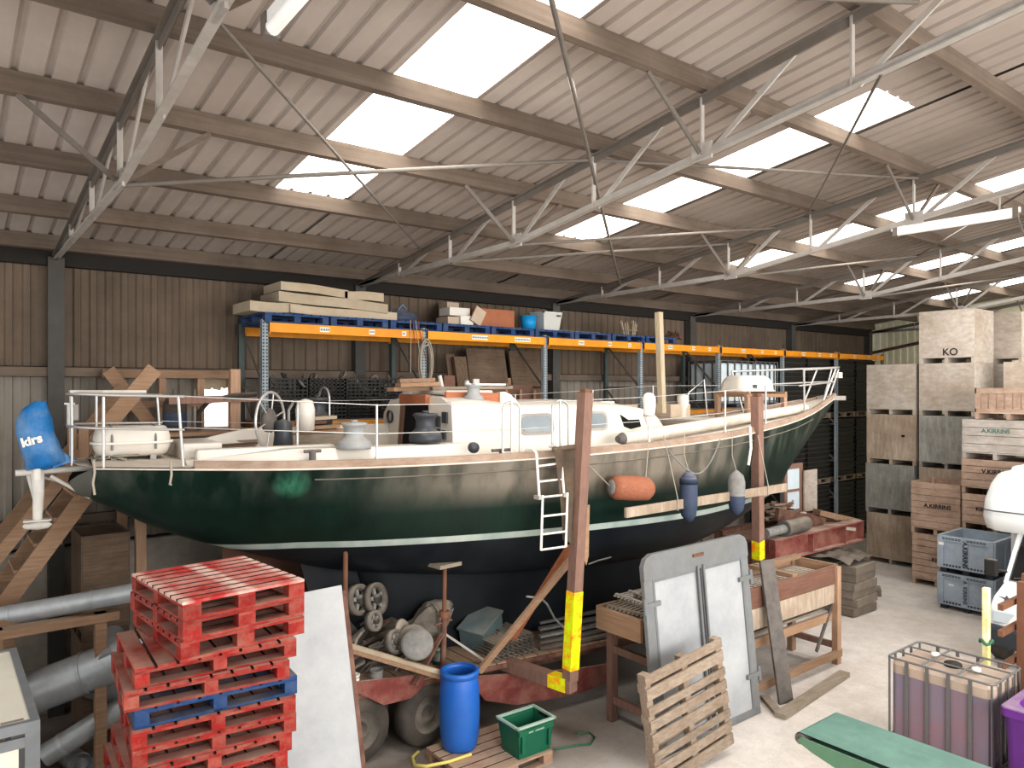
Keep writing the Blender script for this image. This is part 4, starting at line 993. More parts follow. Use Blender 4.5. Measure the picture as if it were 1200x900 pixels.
# doghouse over the companionway, with teak trim
P(bt, 'companion_bulkhead', MB().prism([(-1.12,3.6), (1.3,3.6), (1.25,4.2), (1.0,4.4), (.3,4.46), (-.75,4.46), (-1.05,4.36)], (4.1,0,0), (0,1,0), (0,0,1), .06), 'gel_white')
P(bt, 'companion_opening', MB().prism([(-.38,3.72), (.5,3.72), (.36,4.38), (-.36,4.38)], (4.065,0,0), (0,1,0), (0,0,1), .03), 'hole')
P(bt, 'companion_trim', MB().prism([(.5,3.7), (.6,3.7), (.47,4.44), (.36,4.4)], (4.05,0,0), (0,1,0), (0,0,1), .06), 'wood_red')
P(bt, 'companion_trim', MB().prism([(-.4,4.36), (.5,4.36), (.47,4.5), (-.4,4.5)], (4.04,0,0), (0,1,0), (0,0,1), .07), 'teak_orange')
P(bt, 'cabin_trim', MB().prism([(4.2,4.42), (5.05,4.39), (5.1,4.52), (4.2,4.54)], (0,-.62,0), (1,0,0), (0,0,1), .05), 'teak_orange')
P(bt, 'cabin_fairing', MB().prism([(5.05,4.32), (5.4,4.34), (5.22,4.5), (5.12,4.54), (5.05,4.53)], (0,-.62,0), (1,0,0), (0,0,1), .1), 'gel_white')
P(bt, 'cabin_roof_slab', MB().box((4.25,-.55,4.5), (5.0,.6,4.56)), 'gel_white', bev=.02)
for i, (y, z, a, b) in enumerate(((-.66,4.14,.16,.15), (-.88,4.2,.15,.15), (-.68,3.98,.12,.13), (-.85,3.97,.1,.12))):
    P(bt, 'instrument', MB().box((4.045,y-a/2,z-b/2), (4.075,y+a/2,z+b/2)), 'winch_dark', bev=.008)
P(bt, 'compass', MB().lathe([(0,0), (.09,0), (.1,.02), (.1,.04)], (4.07,.95,4.15), (-1,0,0), 20), 'winch_dark')
# cockpit: coamings, well
def coam(side, s0, s1, h, t0, mt='gel_white'):
    mb = MB(); R5 = []
    for i in range(17):
        s = s0+(s1-s0)*i/16; b = bd(s)*.72; z = cz(s)-.02; hh = h*min(1, .35+i/8)
        R5.append([(s, side*(b+.16), z), (s, side*(b+.06), z+hh), (s, side*(b-.12), z+hh+.01), (s, side*(b-.2), z)])
    mb.grid(R5, sm=False, flip=side < 0); mb.add(R5[0], [(0,1,2,3)]); mb.add(R5[-1], [(3,2,1,0)]); return P(bt, 'coaming', mb, mt)
coam(-1, .9, 4.3, .2, 0); fc_ = coam(1, .9, 4.1, .36, 0)
P(bt, 'cockpit_sole', MB().box((1.4,-.7,3.71), (4.06,.7,3.745)), 'deck')
P(bt, 'coaming_locker', MB().prism([(x-0+2.95,z+3.94) for x, z in arc_poly(.42,.17,.05)], (0,.78,0), (1,0,0), (0,0,1), .02), 'hole')
P(bt, 'helm_seat', MB().box((.9,-.42,3.72), (1.35,.55,3.95)), 'gel_white', bev=.03)
P(bt, 'aft_deck_box', MB().box((1.0,-.8,3.72), (2.6,-.62,3.9)), 'gel_white', bev=.03)
# steering wheel and pedestal
ped = P(bt, 'steering_pedestal', MB().lathe([(0,3.72), (.14,3.72), (.11,4.0), (.12,4.15), (0,4.2)], (2.16,-.05,0), n=16), 'winch_dark')
wc = V((2.0,-.05,4.18)); wx = V((math.cos(.75),-math.sin(.75),0)); e1 = V((math.sin(.75),math.cos(.75),0)); e2 = V((0,0,1))
sw = P(bt, 'steering_wheel', MB().tube([wc+e1*(.36*math.cos(a))+e2*(.36*math.sin(a)) for a in [i*PI/16 for i in range(32)]], .018, 8, True), 'stainless')
for k in range(6): a = k*PI/3+.3; P(sw, 'spoke', MB().tube([wc, wc+e1*(.36*math.cos(a))+e2*(.36*math.sin(a))], .01, 6), 'stainless')
P(sw, 'hub', MB().lathe([(0,-.05), (.15,-.05), (.16,0), (.1,.04), (0,.05)], wc, wx, 18), 'iron_dark')
P(bt, 'binnacle', MB().lathe([(0,4.0), (.12,4.02), (.13,4.3), (.1,4.42), (0,4.45)], (2.55,.3,0), n=16), 'gel_white')
P(bt, 'pedestal_guard', MB().tube([(2.3,-.2,3.74), (2.3,-.2,4.3), (2.34,-.1,4.42), (2.34,.1,4.42), (2.3,.2,4.3), (2.3,.2,3.74)], .018, 8), 'stainless')
# winches
def winch(x, y, z, r, h, mt, par=bt):
    b = P(par, 'winch', MB().lathe([(0,0), (r*1.25,0), (r*1.3,h*.12), (r*1.25,h*.3), (r*.95,h*.38), (r*.78,h*.5), (r*.75,h*.75), (r*.85,h*.86), (r*.98,h*.9), (r*.98,h*.97), (r*.8,h), (0,h)], (x,y,z), n=24), mt)
    P(b, 'winch_socket', MB().lathe([(0,h), (r*.3,h), (r*.25,h*1.08), (0,h*1.08)], (x,y,z), n=12), mt)
winch(2.72,-1.12,3.86,.16,.32,'winch'); winch(2.82,-1.02,3.7,.1,.16,'winch'); winch(3.72,-1.0,3.9,.165,.37,'winch_dark'); winch(2.95,1.05,4.05,.17,.4,'winch_dark')
winch(4.35,.95,4.42,.11,.24,'winch'); winch(4.55,-.78,4.4,.11,.24,'winch')
P(bt, 'cleat', MB().tube([(2.2,-1.16,3.76), (2.2,-1.16,3.86)], .04, 10).tube([(2.1,-1.16,3.86), (2.3,-1.16,3.86)], .02, 8), 'iron_dark')
P(bt, 'cleat', MB().tube([(4.5,-1.6,3.7), (4.5,-1.6,3.8)], .03, 10).tube([(4.36,-1.6,3.8), (4.64,-1.6,3.8)], .02, 8), 'iron_dark')
P(bt, 'block_car', MB().lathe([(0,-.03), (.07,-.03), (.07,.03), (0,.03)], (4.15,-1.5,3.84), (.2,1,0), 14), 'winch_dark')
# pushpit
zr_ = 4.5
def pts3(L): return [V(p) for p in L]
top = [(.86,-.93,zr_), (.5,-.82,zr_+.01), (.1,-.67,zr_+.02), (-.12,-.45,zr_+.03), (-.22,-.15,zr_+.03), (-.22,.15,zr_+.03), (-.12,.45,zr_+.03), (.1,.67,zr_+.02), (.86,.93,zr_)]
P(bt, 'pushpit_rail', MB().tube(pts3(top), .016, 8), 'stainless'); P(bt, 'pushpit_rail', MB().tube([V((x,y,z-.36)) for x, y, z in top], .014, 8), 'stainless')
P(bt, 'stern_seat', MB().prism([(-.2,-.3), (.1,-.6), (.5,-.78), (.5,-.62), (.12,-.44), (-.06,-.2), (-.06,.2), (-.2,.3)], (0,0,zr_+.055), (1,0,0), (0,1,0), .03), 'gel_white')
for x, y in ((.8,-.91), (.1,-.66), (-.18,-.2), (-.18,.2), (.1,.66), (.8,.91)):
    q = MB().tube([(x+(.05 if x > .5 else 0),y,3.74), (x,y,zr_)], .016, 8); P(bt, 'pushpit_post', q, 'stainless')
P(bt, 'stern_fitting', MB().tube([(-.2,-.1,4.16), (-.2,-.1,4.42)], .028, 10).box((-.25,-.15,4.41), (-.15,-.05,4.43)), 'carton_white')
P(bt, 'stern_lamp', MB().box((-.2,.3,4.22), (-.1,.4,4.4)), 'galv_steel')
# stanchions, gate hoops, wires, pulpit
STN = [2.9, 6.85, 8.55, 9.85]; top_z = lambda s: zd(s)+.74
for side in (-1, 1):
    for s in STN+([4.6, 5.3] if side > 0 else []):
        y = side*(bd(s)-.07); P(bt, 'stanchion', MB().tube([(s,y,zd(s)+.02), (s,y,top_z(s))], .015, 8).cyl((s,y,zd(s)+.02), (s,y,zd(s)+.12), .028), 'stainless')
    if side < 0:
        for s in (4.62, 5.34):
            L = []
            for k in range(9): a = PI*k/8; L.append((s-.13*math.cos(a), side*(bd(s)-.07), top_z(s)-.1+.1*math.sin(a)))
            L = [(s-.13, side*(bd(s)-.07), zd(s)+.02)]+L+[(s+.13, side*(bd(s)-.07), zd(s)+.02)]
            P(bt, 'gate_hoop', MB().tube(L, .016, 8), 'stainless'); P(bt, 'gate_post', MB().tube([(s,side*(bd(s)-.07),zd(s)+.02), (s,side*(bd(s)-.07),top_z(s))], .016, 8), 'stainless')
    for dz, nm in ((0,'guard_wire'), (-.34,'guard_wire')):
        L = [(.86,side*.93,zr_+(dz if dz else 0))]+[(s,side*(bd(s)-.07),top_z(s)+dz-.01) for s in sorted(STN+[4.5,5.45])]+[(11.6,side*(bd(11.6)-.1),zd(11.6)+.6+dz*.8)]
        P(bt, nm, MB().tube(pts3(L), .0055, 5), 'stainless')
zt = 4.98
up = [(11.55,-.86,zt-.05), (12.6,-.5,zt-.01), (13.5,-.2,zt+.03), (13.9,0,zt+.05), (13.5,.2,zt+.03), (12.6,.5,zt-.01), (11.55,.86,zt-.05)]
P(bt, 'pulpit_rail', MB().tube(pts3(up), .022, 8), 'stainless'); P(bt, 'pulpit_rail', MB().tube([V((x-.15,y*1.02,z-.3)) for x, y, z in up], .017, 8), 'stainless')
for x, y, x2 in ((11.55,-.86,11.75), (11.55,.86,11.75), (13.45,-.22,13.0), (13.45,.22,13.0), (13.75,-.08,13.45), (13.75,.08,13.45)):
    P(bt, 'pulpit_leg', MB().tube([(x2,math.copysign(max(.05, bd(x2)-.08), y),zd(x2)+.02), (x,y,zt-.05+(.05 if x > 13 else 0))], .02, 8), 'stainless')
P(bt, 'bow_roller', MB().box((13.3,-.12,4.33), (13.95,.12,4.42)), 'galv_steel'); P(bt, 'bow_lamp', MB().box((13.8,-.06,4.8), (13.92,.06,4.92)), 'cab_cream')
P(bt, 'far_hoop', MB().tube([(3.1,1.5,3.7), (3.1,1.45,4.3)]+[(3.1,1.2+.25*math.cos(a),4.42+.18*math.sin(a)) for a in [i*PI/8 for i in range(9)]]+[(3.1,.95,3.7)], .016, 8), 'stainless')
# foredeck: fore hatch, teak sole
P(bt, 'fore_hatch', MB().box((8.55,-.75,3.84), (9.6,.5,4.0)), 'wood_grey', bev=.01); P(bt, 'fore_hatch_lid', MB().box((9.05,-.8,4.0), (10.4,.5,4.05)), 'deck', bev=.01)
P(bt, 'vent_cowl', MB().lathe([(0,3.83), (.06,3.83), (.06,4.2), (.11,4.3), (.11,4.45), (0,4.48)], (9.45,.15,0), n=14), 'gel_white')
P(bt, 'hatch_rail', MB().tube([(9.6,.35,3.9), (9.75,.3,4.5), (10.1,.25,4.75), (10.15,.2,3.95)], .015, 6), 'stainless')
P(bt, 'windlass', MB().lathe([(0,4.0), (.14,4.0), (.14,4.12), (.09,4.18), (.12,4.28), (0,4.3)], (11.4,0,0), n=14), 'winch')
def BW(s, t, z): # boat local to world
    return V((SX+s*math.cos(TH)+(-t)*-math.sin(TH), SY+s*math.sin(TH)+(-t)*math.cos(TH), z))
ax_ = V((math.cos(TH), math.sin(TH), 0)); nx_ = V((math.sin(TH), -math.cos(TH), 0))   # ahead, and towards the camera

# ---- things on and about the boat
t = T('liferaft_canister', 'white ribbed liferaft canister on the stern deck', 'liferaft', BW(.42,.12,3.78), TH)
def capsule(sc, ins=0): return [[(x*sc, y, z) for (x, y, z) in r] for r in []]
for nm, za, zb_, sg in (('lower_shell',.19,.04,-1), ('upper_shell',.2,.38,1)):
    mb = MB(); rws = []
    for i in range(6):
        a = i/5*PI/2; h = za+(zb_-za)*math.sin(a); w = .8-.16*(1-math.cos(a)); d = .5-.2*(1-math.cos(a))
        r = [(x,y,h) for x, y in arc_poly(w, d, d*.42)]; rws.append(r+[r[0]])
    mb.grid(rws, flip=sg < 0); n_ = len(rws[-1])-1; mb.add(rws[-1][:-1], [tuple(range(n_))]); P(t, nm, mb, 'gel_white')
P(t, 'band', MB().tube([(x,y,.195) for x, y in arc_poly(.83,.53,.22)], .016, 6, True), 'carton_white')
for x in (-.22,.22): P(t, 'strap', MB().tube([(x,-.26,.12), (x,-.255,.25), (x,-.15,.385), (x,.15,.385), (x,.255,.25), (x,.26,.12)], .012, 5), 'cloth_grey')
for x in (-.2,.2): P(t, 'cradle_leg', MB().box((x-.03,-.2,-.0), (x+.03,.2,.06)), 'galv_steel')

ob = T('outboard_motor', 'outboard motor under a blue cover hanging off the stern', 'outboard motor', BW(-.5,.12,3.05), TH)
mb = MB(); rws = []
for z, cx_, w, d in ((.66,.0,.2,.2), (.7,.05,.34,.28), (.76,.08,.4,.34), (.89,.03,.37,.36), (1.0,.0,.36,.36), (1.08,-.02,.35,.35), (1.2,-.03,.32,.32), (1.31,-.02,.24,.24), (1.4,.03,.1,.1)):
    r = [(cx_+x*(1+RND.uniform(-.05,.05)), y*(1+RND.uniform(-.06,.06)), z+RND.uniform(-.015,.015)) for x, y in arc_poly(w, d, min(w,d)*.4, 3)]; rws.append(r+[r[0]])
mb.grid(rws); mb.add(rws[-1][:-1], [tuple(range(len(rws[-1])-1))]); cv_ = P(ob, 'cover', mb, 'tarp_blue')
P(cv_, 'lettering', text_mb('kirs', .13, (-.05,-.196,.985), (1,.02,.3), (-.25,0,1), .006), 'carton_white')
mb = MB(); mb.add([(.14,-.14,.68), (.36,-.08,.74), (.37,.08,.74), (.14,.14,.68), (.16,0,.9)], [(0,1,4), (1,2,4), (2,3,4), (3,2,1,0)]); P(cv_, 'cover_flap', mb, 'tarp_blue')
P(ob, 'shaft', MB().tube([(0,0,.68), (.01,0,.4), (.0,0,.1)], [.07,.055,.045], 10), 'outboard_leg'); P(ob, 'shaft_bracket', MB().tube([(-.08,.05,.62), (.02,.02,.18)], .03, 8), 'outboard_leg')
P(ob, 'gearcase', MB().lathe([(0,-.14), (.03,-.12), (.05,0), (.04,.1), (0,.14)], (0,0,.05), (1,0,0), 12), 'outboard_leg'); P(ob, 'fin', MB().box((-.13,-.07,.1), (.13,.07,.115)), 'outboard_leg')
P(ob, 'clamp_tube', MB().tube([(-.2,0,.63), (.55,.02,.65)], .035, 10), 'outboard_leg'); P(ob, 'clamp_post', MB().tube([(0,-.06,.55), (0,-.06,.8)], .04, 10), 'carton_white')
br = P(ob, 'support_strut', MB().tube([(.12,-.02,.58), (.5,-.05,.32)], .022, 8), 'outboard_leg')
P(ob, 'support_strut', MB().tube([(-.05,.06,.6), (.5,.08,.4)], .015, 8), 'outboard_leg')

# boom lying on the side deck
p, q = BW(6.55,1.56,3.87), BW(12.0,.55,4.2)
sp_ = T('boom_spar', 'long cream boom lying along the side deck', 'boom', p)
P(sp_, 'spar', MB().tube([p, q], .085, 14), 'deck', True); P(sp_, 'end_fitting', MB().tube([p-(q-p)*.02, p], [.05,.088], 14), 'iron_dark', True); P(sp_, 'end_fitting', MB().tube([q, q+(q-p)*.012], [.088,.05], 14), 'iron_dark', True)
# timber post stood on deck 
p = at(776,476,d=12.6); q = at(772,366,d=12.7)
S('timber_post', 'tall pale timber post standing upright on the cabin roof', 'post', MB().bar(p-V((0,0,.12)), q, .1, .1, (0,1,0)), 'stick')
# white cloth on a stanchion
t = T('white_rag', 'white cloth bunched over a stanchion above the orange fender', 'cloth', BW(6.85,bd(6.85)-.07,4.18), TH); mb = MB(); rws = []
for z, w in ((-.12,.03), (0,.07), (.15,.08), (.27,.085), (.33,.06), (.345,.02)):
    r = [((w*(1+RND.uniform(-.2,.2)))*math.cos(a)*1.1, w*math.sin(a), z) for a in [i*PI/6 for i in range(12)]]; rws.append(r+[r[0]])
mb.grid(rws); P(t, 'drape', mb, 'carton_white'); P(t, 'tie', MB().tube([(.09*math.cos(a),.075*math.sin(a),.02) for a in [i*PI/6 for i in range(12)]], .008, 5, True), 'rope')
# trestle with white dome on the foredeck
c = BW(10.75,.25,4.0); t = T('deck_trestle', 'low wooden frame on the foredeck carrying a white dome', 'trestle', c, TH)
for x in (-.5,.5):
    for y in (-.4,.3): P(t, 'leg', MB().box((x-.04,y-.04,-.05), (x+.04,y+.04,.42)), 'wood_z')
for y in (-.4,.3): P(t, 'rail', MB().box((-.56,y-.03,.42), (.56,y+.03,.48)), 'wood')
for x in (-.5,.5): P(t, 'cross_rail', MB().box((x-.03,-.45,.48), (x+.03,.35,.52)), 'wood_y')
t = T('white_dome', 'rounded white moulded dome lying on the foredeck trestle', 'dome', c+V((-.05,0,.525)), TH)
mb = MB(); rws = []
for i in range(6):
    a = i/5*PI/2; r = [(x,y,.3*math.sin(a)) for x, y in arc_poly(.95-.3*(1-math.cos(a)), .62-.25*(1-math.cos(a)), .16)]; rws.append(r+[r[0]])
mb.grid(rws); mb.add(rws[-1][:-1], [tuple(range(len(rws[-1])-1))]); P(t, 'shell', mb, 'gel_white')
P(t, 'flange', MB().tube([(x,y,.012) for x, y in arc_poly(.97,.64,.16)], .012, 6, True), 'gel_white'); P(t, 'vent_hole', MB().box((-.2,-.318,.06), (-.1,-.3,.12)), 'hole')
def deck_box(label, s, tt, z, w, d, h, mt, name='box', cat='box'):
    t = T(name, label, cat, BW(s,tt,z), TH+.1); P(t, 'body', MB().box((-w/2,-d/2,0), (w/2,d/2,h)), mt, bev=.01); P(t, 'lid_seam', MB().box((-w/2-.002,-.006,h-.0), (w/2+.002,.006,h+.003)), 'carton_pale')
deck_box('pale brown box on the foredeck hatch, nearest the white dome', 9.35,-.35,4.055,.55,.45,.24,'carton_pale')
deck_box('pale box beside the foot of the timber post', 8.3,-.55,3.87,.5,.4,.42,'carton_pale'); deck_box('small white box on the cabin top end', 7.75,-.4,4.26,.35,.3,.1,'gel_white')
# timber on the companion roof
for k, (s0, s1, tt, z, lb) in enumerate(((3.7,4.5,-.1,4.57,'lowest of the brown offcuts piled on the companionway roof'), (3.75,4.35,.05,4.63,'middle brown offcut on the companionway roof'), (3.8,4.3,-.05,4.69,'topmost brown offcut on the companionway roof'))):
    a, b = BW(s0,tt,z), BW(s1,tt-.1+.1*k,z+.02); S('timber_offcut', lb, 'timber block', MB().bar(a, b, .2, .055), 'wood', 'brown offcuts on the companionway roof')
a, b = BW(4.3,-.3,4.585), BW(5.7,-.35,4.6); S('hatch_board', 'long grey board lying flat on the cabin roof', 'board', MB().bar(a, b, .6, .045), 'wood_grey')
t = T('winch_handle', 'chromed winch handle lying on the grey cabin roof board', 'tool', BW(4.9,-.05,4.61), TH)
P(t, 'arm', MB().bar((0,0,.035), (.7,.02,.035), .04, .025), 'stainless'); P(t, 'grip', MB().lathe([(0,0), (.035,.0), (.05,.05), (.03,.1), (0,.1)], (0,0,0), n=12), 'stainless'); P(t, 'socket', MB().lathe([(0,0), (.03,0), (.03,.06), (0,.06)], (.7,.02,0), n=10), 'iron_dark')
# worn canvas and splintered boards by the near post
def wob(a, b, n, amp): return [V(a).lerp(V(b), i/n)+V((RND.uniform(-amp,amp), RND.uniform(-amp,amp), RND.uniform(-amp,amp)*.3)) for i in range(n+1)]
p0 = at(648,527,d=9.42); p1 = at(689,522,d=9.6); p2 = at(690,572,d=9.5); p3 = at(664,640,d=9.4)
t = T('canvas_sheet', 'worn brown canvas hanging over the rail beside the ladder', 'canvas', p3)
mb = MB(); rws = []
for i in range(9):
    f = i/8; a = p0.lerp(at(658,632,d=9.38), f); b = p1.lerp(at(676,640,d=9.44), f); rws.append([a.lerp(b, j/6)+V((0,-.03*math.sin(j*2.1+f*3)-.02,0)) for j in range(7)])
mb.grid(rws); P(t, 'sheet', mb, 'tarp_brown', True); P(t, 'top_fold', MB().tube([p0, p0.lerp(p1,.5)+V((0,-.03,.01)), p1], .03, 8), 'tarp_brown', True)
a, b = at(686,595,d=9.75), at(686,661,d=9.72); S('splintered_board', 'splintered pale board hanging behind the near post', 'board', MB().poly3([a+V((-.1,0,.0)), a+V((.08,0,.03)), b+V((.06,0,.1)), b+V((.02,0,-.02)), b+V((-.03,0,.08)), b+V((-.07,0,0))], (0,.025,0)), 'wood')
# boarding ladder
ld = T('boarding_ladder', 'white tubular boarding ladder hooked over the rail', 'ladder', at(645,648,d=9.25))
la, lb_ = at(628,531,d=9.36), at(656,527,d=9.48); lm, lmb = at(632,583,d=9.28), at(661,580,d=9.4); le, leb = at(634,645,d=9.22), at(663,641,d=9.34); ins = V((0,.2,.03))
for a, b, c_ in ((la,lm,le), (lb_,lmb,leb)):
    P(ld, 'side_tube', MB().tube([a+ins, a+V((0,.06,.05)), a+V((0,-.01,.0)), b], .018, 8), 'carton_white', True); P(ld, 'side_tube', MB().tube([b+V((.03,-.03,.03)), c_], .016, 8), 'carton_white', True)
for f in (.3,.65,1.0): P(ld, 'rung', MB().tube([la.lerp(lm,f), lb_.lerp(lmb,f)], .014, 8), 'carton_white', True)
for f in (.36,.7,.99): P(ld, 'rung', MB().tube([lm.lerp(le,f)+V((.03,-.03,0))*(1-f), lmb.lerp(leb,f)+V((.03,-.03,0))*(1-f)], .014, 8), 'carton_white', True)
for b in (lm, lmb): P(ld, 'hinge', MB().cb(b+V((.0,.02,0)), (.06,.1,.05)), 'galv_steel', True)
# fenders
def rail_top(px, d): return at(px, 520, d=d)
f1 = at(716,571,d=9.95); f2 = at(764,573,d=10.2)
t = T('orange_fender', 'faded orange cylindrical fender lying sideways against the hull', 'fender', (f1+f2)/2-V((0,0,.17)))
ax = (f2-f1).normalized(); L_ = (f2-f1).length
P(t, 'body', MB().lathe([(.06,0), (.13,.02), (.165,.08), (.17,L_*.5), (.16,L_-.08), (.1,L_-.01), (0,L_)], f1, ax, 24), 'fender_orange', True); P(t, 'end_cap', MB().lathe([(0,.015), (.1,.012), (.1,-.005), (.05,-.02), (0,-.02)], f1, ax, 18), 'cloth_grey', True)
P(t, 'lanyard', MB().tube([f1, at(690,545,d=9.95), at(682,520,d=9.85)], .006, 5), 'rope', True); P(t, 'lanyard', MB().tube([f2-ax*.1+V((0,0,.15)), at(760,520,d=10.4)], .007, 5), 'rope', True)
def fender(name, label, px, py0, py1, r, d, mt, capmt, pxt):
    a, b = at(px,py0,d=d), at(px,py1,d=d); L = a.z-b.z; t = T(name, label, 'fender', b, group='hanging fenders')
    P(t, 'body', MB().lathe([(0,0), (r*.4,.02), (r*.85,L*.14), (r,L*.35), (r,L*.75), (r*.8,L*.9), (r*.35,L*.97), (0,L)]), mt)
    P(t, 'cap', MB().lathe([(r*1.02,L*(.45 if capmt == 'cloth_grey' else .86)), (r*1.03,L*.75), (r*.84,L*.9), (r*.37,L*.985), (.02,L*1.02), (0,L*1.02)]), capmt)
    P(t, 'lanyard', MB().tube([a, at(pxt,(py0+515)/2,d=d), at(pxt,508,d=d+.25)], .006, 5), 'rope', True)
fender('blue_fender', 'dark blue fender hanging against the hull', 807, 552, 612, .125, 10.55, 'fender_blue', 'fender_blue', 802)
fender('grey_fender', 'dark fender with grey cloth over its top hanging near the far post', 863, 552, 604, .125, 11.2, 'fender_blue', 'cloth_grey', 858)
# plank slung along the hull
a, b = at(733,601,d=9.75), at(921,571,d=12.15); pk = T('slung_plank', 'pale scaffold plank slung by ropes along the hull', 'plank', a)
P(pk, 'board', MB().bar(a, b, .04, .13), 'ply', True)
for px, d in ((783,10.4), (893,11.8)):
    f = (px-733)/188; c = a.lerp(b, (d-9.75)/2.4); P(pk, 'sling', MB().tube([c+V((0,-.03,-.08)), c+V((0,-.03,.08)), at(px-5,510,d=d+.1)], .007, 5), 'rope', True)
S('mooring_rope', 'slack grey rope looping along the topsides near the fenders', 'rope', MB().tube(sweep(at(783,527,d=10.4), at(806,551,d=10.5), .02)+sweep(at(807,551,d=10.5), at(844,515,d=10.95), .22), .011, 6), 'cloth_grey')
S('hanging_strap', 'short white strap hanging beside the far post', 'strap', MB().tube([at(879,500,d=11.5), at(880,525,d=11.42), at(877,545,d=11.4)], .022, 6), 'carton_white')
for px, py in ((110,546), (200,548)):
    d = 7.8 if px < 150 else 7.95; S('rope_end', 'frayed white rope end hanging at the %s of the stern' % ('transom corner' if px < 150 else 'forward end of the rail'), 'rope', MB().tube([at(px,py-6,d=d+.06), at(px+1,py+8,d=d-.02), at(px-1,py+20,d=d-.03), at(px+1,py+34 if px < 150 else py+20,d=d-.03)], .012, 6), 'rope')
# deck clutter near the wheel
wk = 0
for s, tt, z, w, mt, lb in ((2.5,-.5,3.98,.62,'wood','reddish plank on the pile beside the steering wheel, lowest'), (2.55,-.45,4.04,.5,'wood','reddish plank on the pile beside the wheel, second up'), (2.5,-.5,4.1,.4,'wood_red','short plank crossing the pile beside the wheel'), (2.55,-.5,4.16,.5,'foam','pale yellow batten on top of the plank pile beside the wheel')):
    a, b = BW(s,tt,z), BW(s+w,tt+RND.uniform(-.1,.1),z+.02); S('loose_plank', lb, 'plank', MB().bar(a, b, .14, .045), mt, 'planks piled by the wheel')
S('timber_bearer', 'grey timber bearer under the plank pile beside the wheel', 'timber block', MB().cb(BW(2.8,-.5,3.85), (.8,.3,.22), TH), 'wood_grey')
a = BW(.95,-.6,3.86)
for k in range(4):
    p = BW(.95+.03*k,-.5-.12*k,3.79+.035*k); q = BW(1.95+.05*k,-.55-.12*k,3.81+.035*k); S('loose_plank', 'dusty brown board on the stern deck behind the liferaft, %s in the pile' % ORD[k], 'plank', MB().bar(p, q, .11, .028), 'wood_red' if k % 2 else 'wood_grey', 'boards on the stern deck')
S('chain_heap', 'heap of pale chain and line on the stern deck', 'chain', MB().tube([BW(-.02+.5*RND.random(),-.4+.85*RND.random(),3.8+.04*RND.random()) for _ in range(40)], .012, 5), 'rope')

# ================================================================ trailer under the boat
tl = T('boat_trailer', 'long low trailer with red sides carrying the yacht', 'trailer', BW(6,0,0), TH)
zb_l = lambda x: .86-.02*(x-4)
def TY(x): return 8.2-(x-3.88)*math.tan(-TH)     # near edge of the bed
bedm = MB(); far = 2.35
def tp(x, y, z): return V((x, TY(x)+y, z))
bedm.poly3([tp(2.9,0.02,.84), tp(12.6,.02,.70), tp(12.6,far,.70), tp(2.9,far,.84)], (0,0,.06)); P(tl, 'bed', bedm, 'rust_dark', True)
bq = MB()
for k in range(44): x = 2.95+k*.22; bq.poly3([tp(x,.03,.905-.0146*(x-2.9)), tp(x+.2,.03,.902-.0146*(x-2.9)), tp(x+.2,far,.902-.0146*(x-2.9)), tp(x,far,.905-.0146*(x-2.9))], (0,0,.02))
P(tl, 'deck_board', bq, 'wood_y', True)
def skirt(pts): return MB().poly3([V((lambda p: (p.x, TY(p.x), p.z))(at(px,py,Y=8.1))) for px, py in pts], (0,.04,0))
P(tl, 'side_skirt', skirt([(395,808), (415,803), (497,790), (497,802), (484,818), (452,828), (424,815), (395,816)]), 'red_steel', True)
P(tl, 'side_skirt', skirt([(551,791), (617,783), (660,778), (700,770), (700,790), (661,807), (597,822), (563,818), (556,808)]), 'red_steel', True)
for y in (.35, 1.9):
    P(tl, 'chassis_beam', MB().poly3([tp(2.9,y,.62), tp(13,y,.5), tp(13,y+.12,.5), tp(2.9,y+.12,.62)], (0,0,.24)), 'rust_dark', True)
for i, x in enumerate((4.12, 5.02)):
    for y, s in ((.16,-1), (2.2,1)): wheel(tl, tp(x,y,.42), .42, .26, (-.1*s,s*1,0), 'junk_grey')
P(tl, 'mudflap', MB().box((4.52,8.35,.18), (4.56,8.6,.6)), 'rubber', True)
def sup_post(px_b, py_b, Yb, px_t, py_t, hv0, hv1, w=.145, top_d=None):
    a = at(px_b, py_b, Y=Yb); d0 = a.x*FX+a.y*FY; b = at(px_t, py_t, d=top_d or d0+.05)
    o = P(tl, 'support_post', MB().bar(a, b, w, w, (0,1,0)), 'post_brown', True); dr = (b-a).normalized()
    def zat(py): return a+dr*((CH+(454-py)/FL*d0-a.z)/dr.z)
    h0, h1 = zat(hv0), zat(hv1); P(o, 'hazard_tape', MB().bar(h0, h1, w+.008, w+.008, (0,1,0)), 'hivis', True); P(o, 'post_cap', MB().cb(b+V((0,0,.02)), (.1,.1,.05)), 'rust', True)
    return a
a1 = sup_post(668,797,6.98,686,460,784,693)
og = P(tl, 'outrigger', MB().bar(tp(6.1,1.0,.80), a1+V((0,-.06,-.06)), .16,.16), 'post_brown', True)
oe = a1+V((0,-.06,-.06)); dg = (oe-tp(6.1,1.0,.80)).normalized(); P(og, 'hazard_tape', MB().bar(oe-dg*.36, oe-dg*.07, .168,.166), 'hivis', True)
a2 = sup_post(889,700,7.42,887,464,652,630, top_d=11.98)
P(tl, 'outrigger', MB().bar(tp(11.0,1.0,.74), V((a2.x,a2.y-.05,.74)), .16,.16), 'post_brown', True); P(tl, 'post_foot', MB().bar((a2.x,a2.y,.68), (a2.x,a2.y,a2.z), .15, .15, (0,1,0)), 'post_brown', True)
for px, d in ((500,13.0), (720,15.2)):
    pass
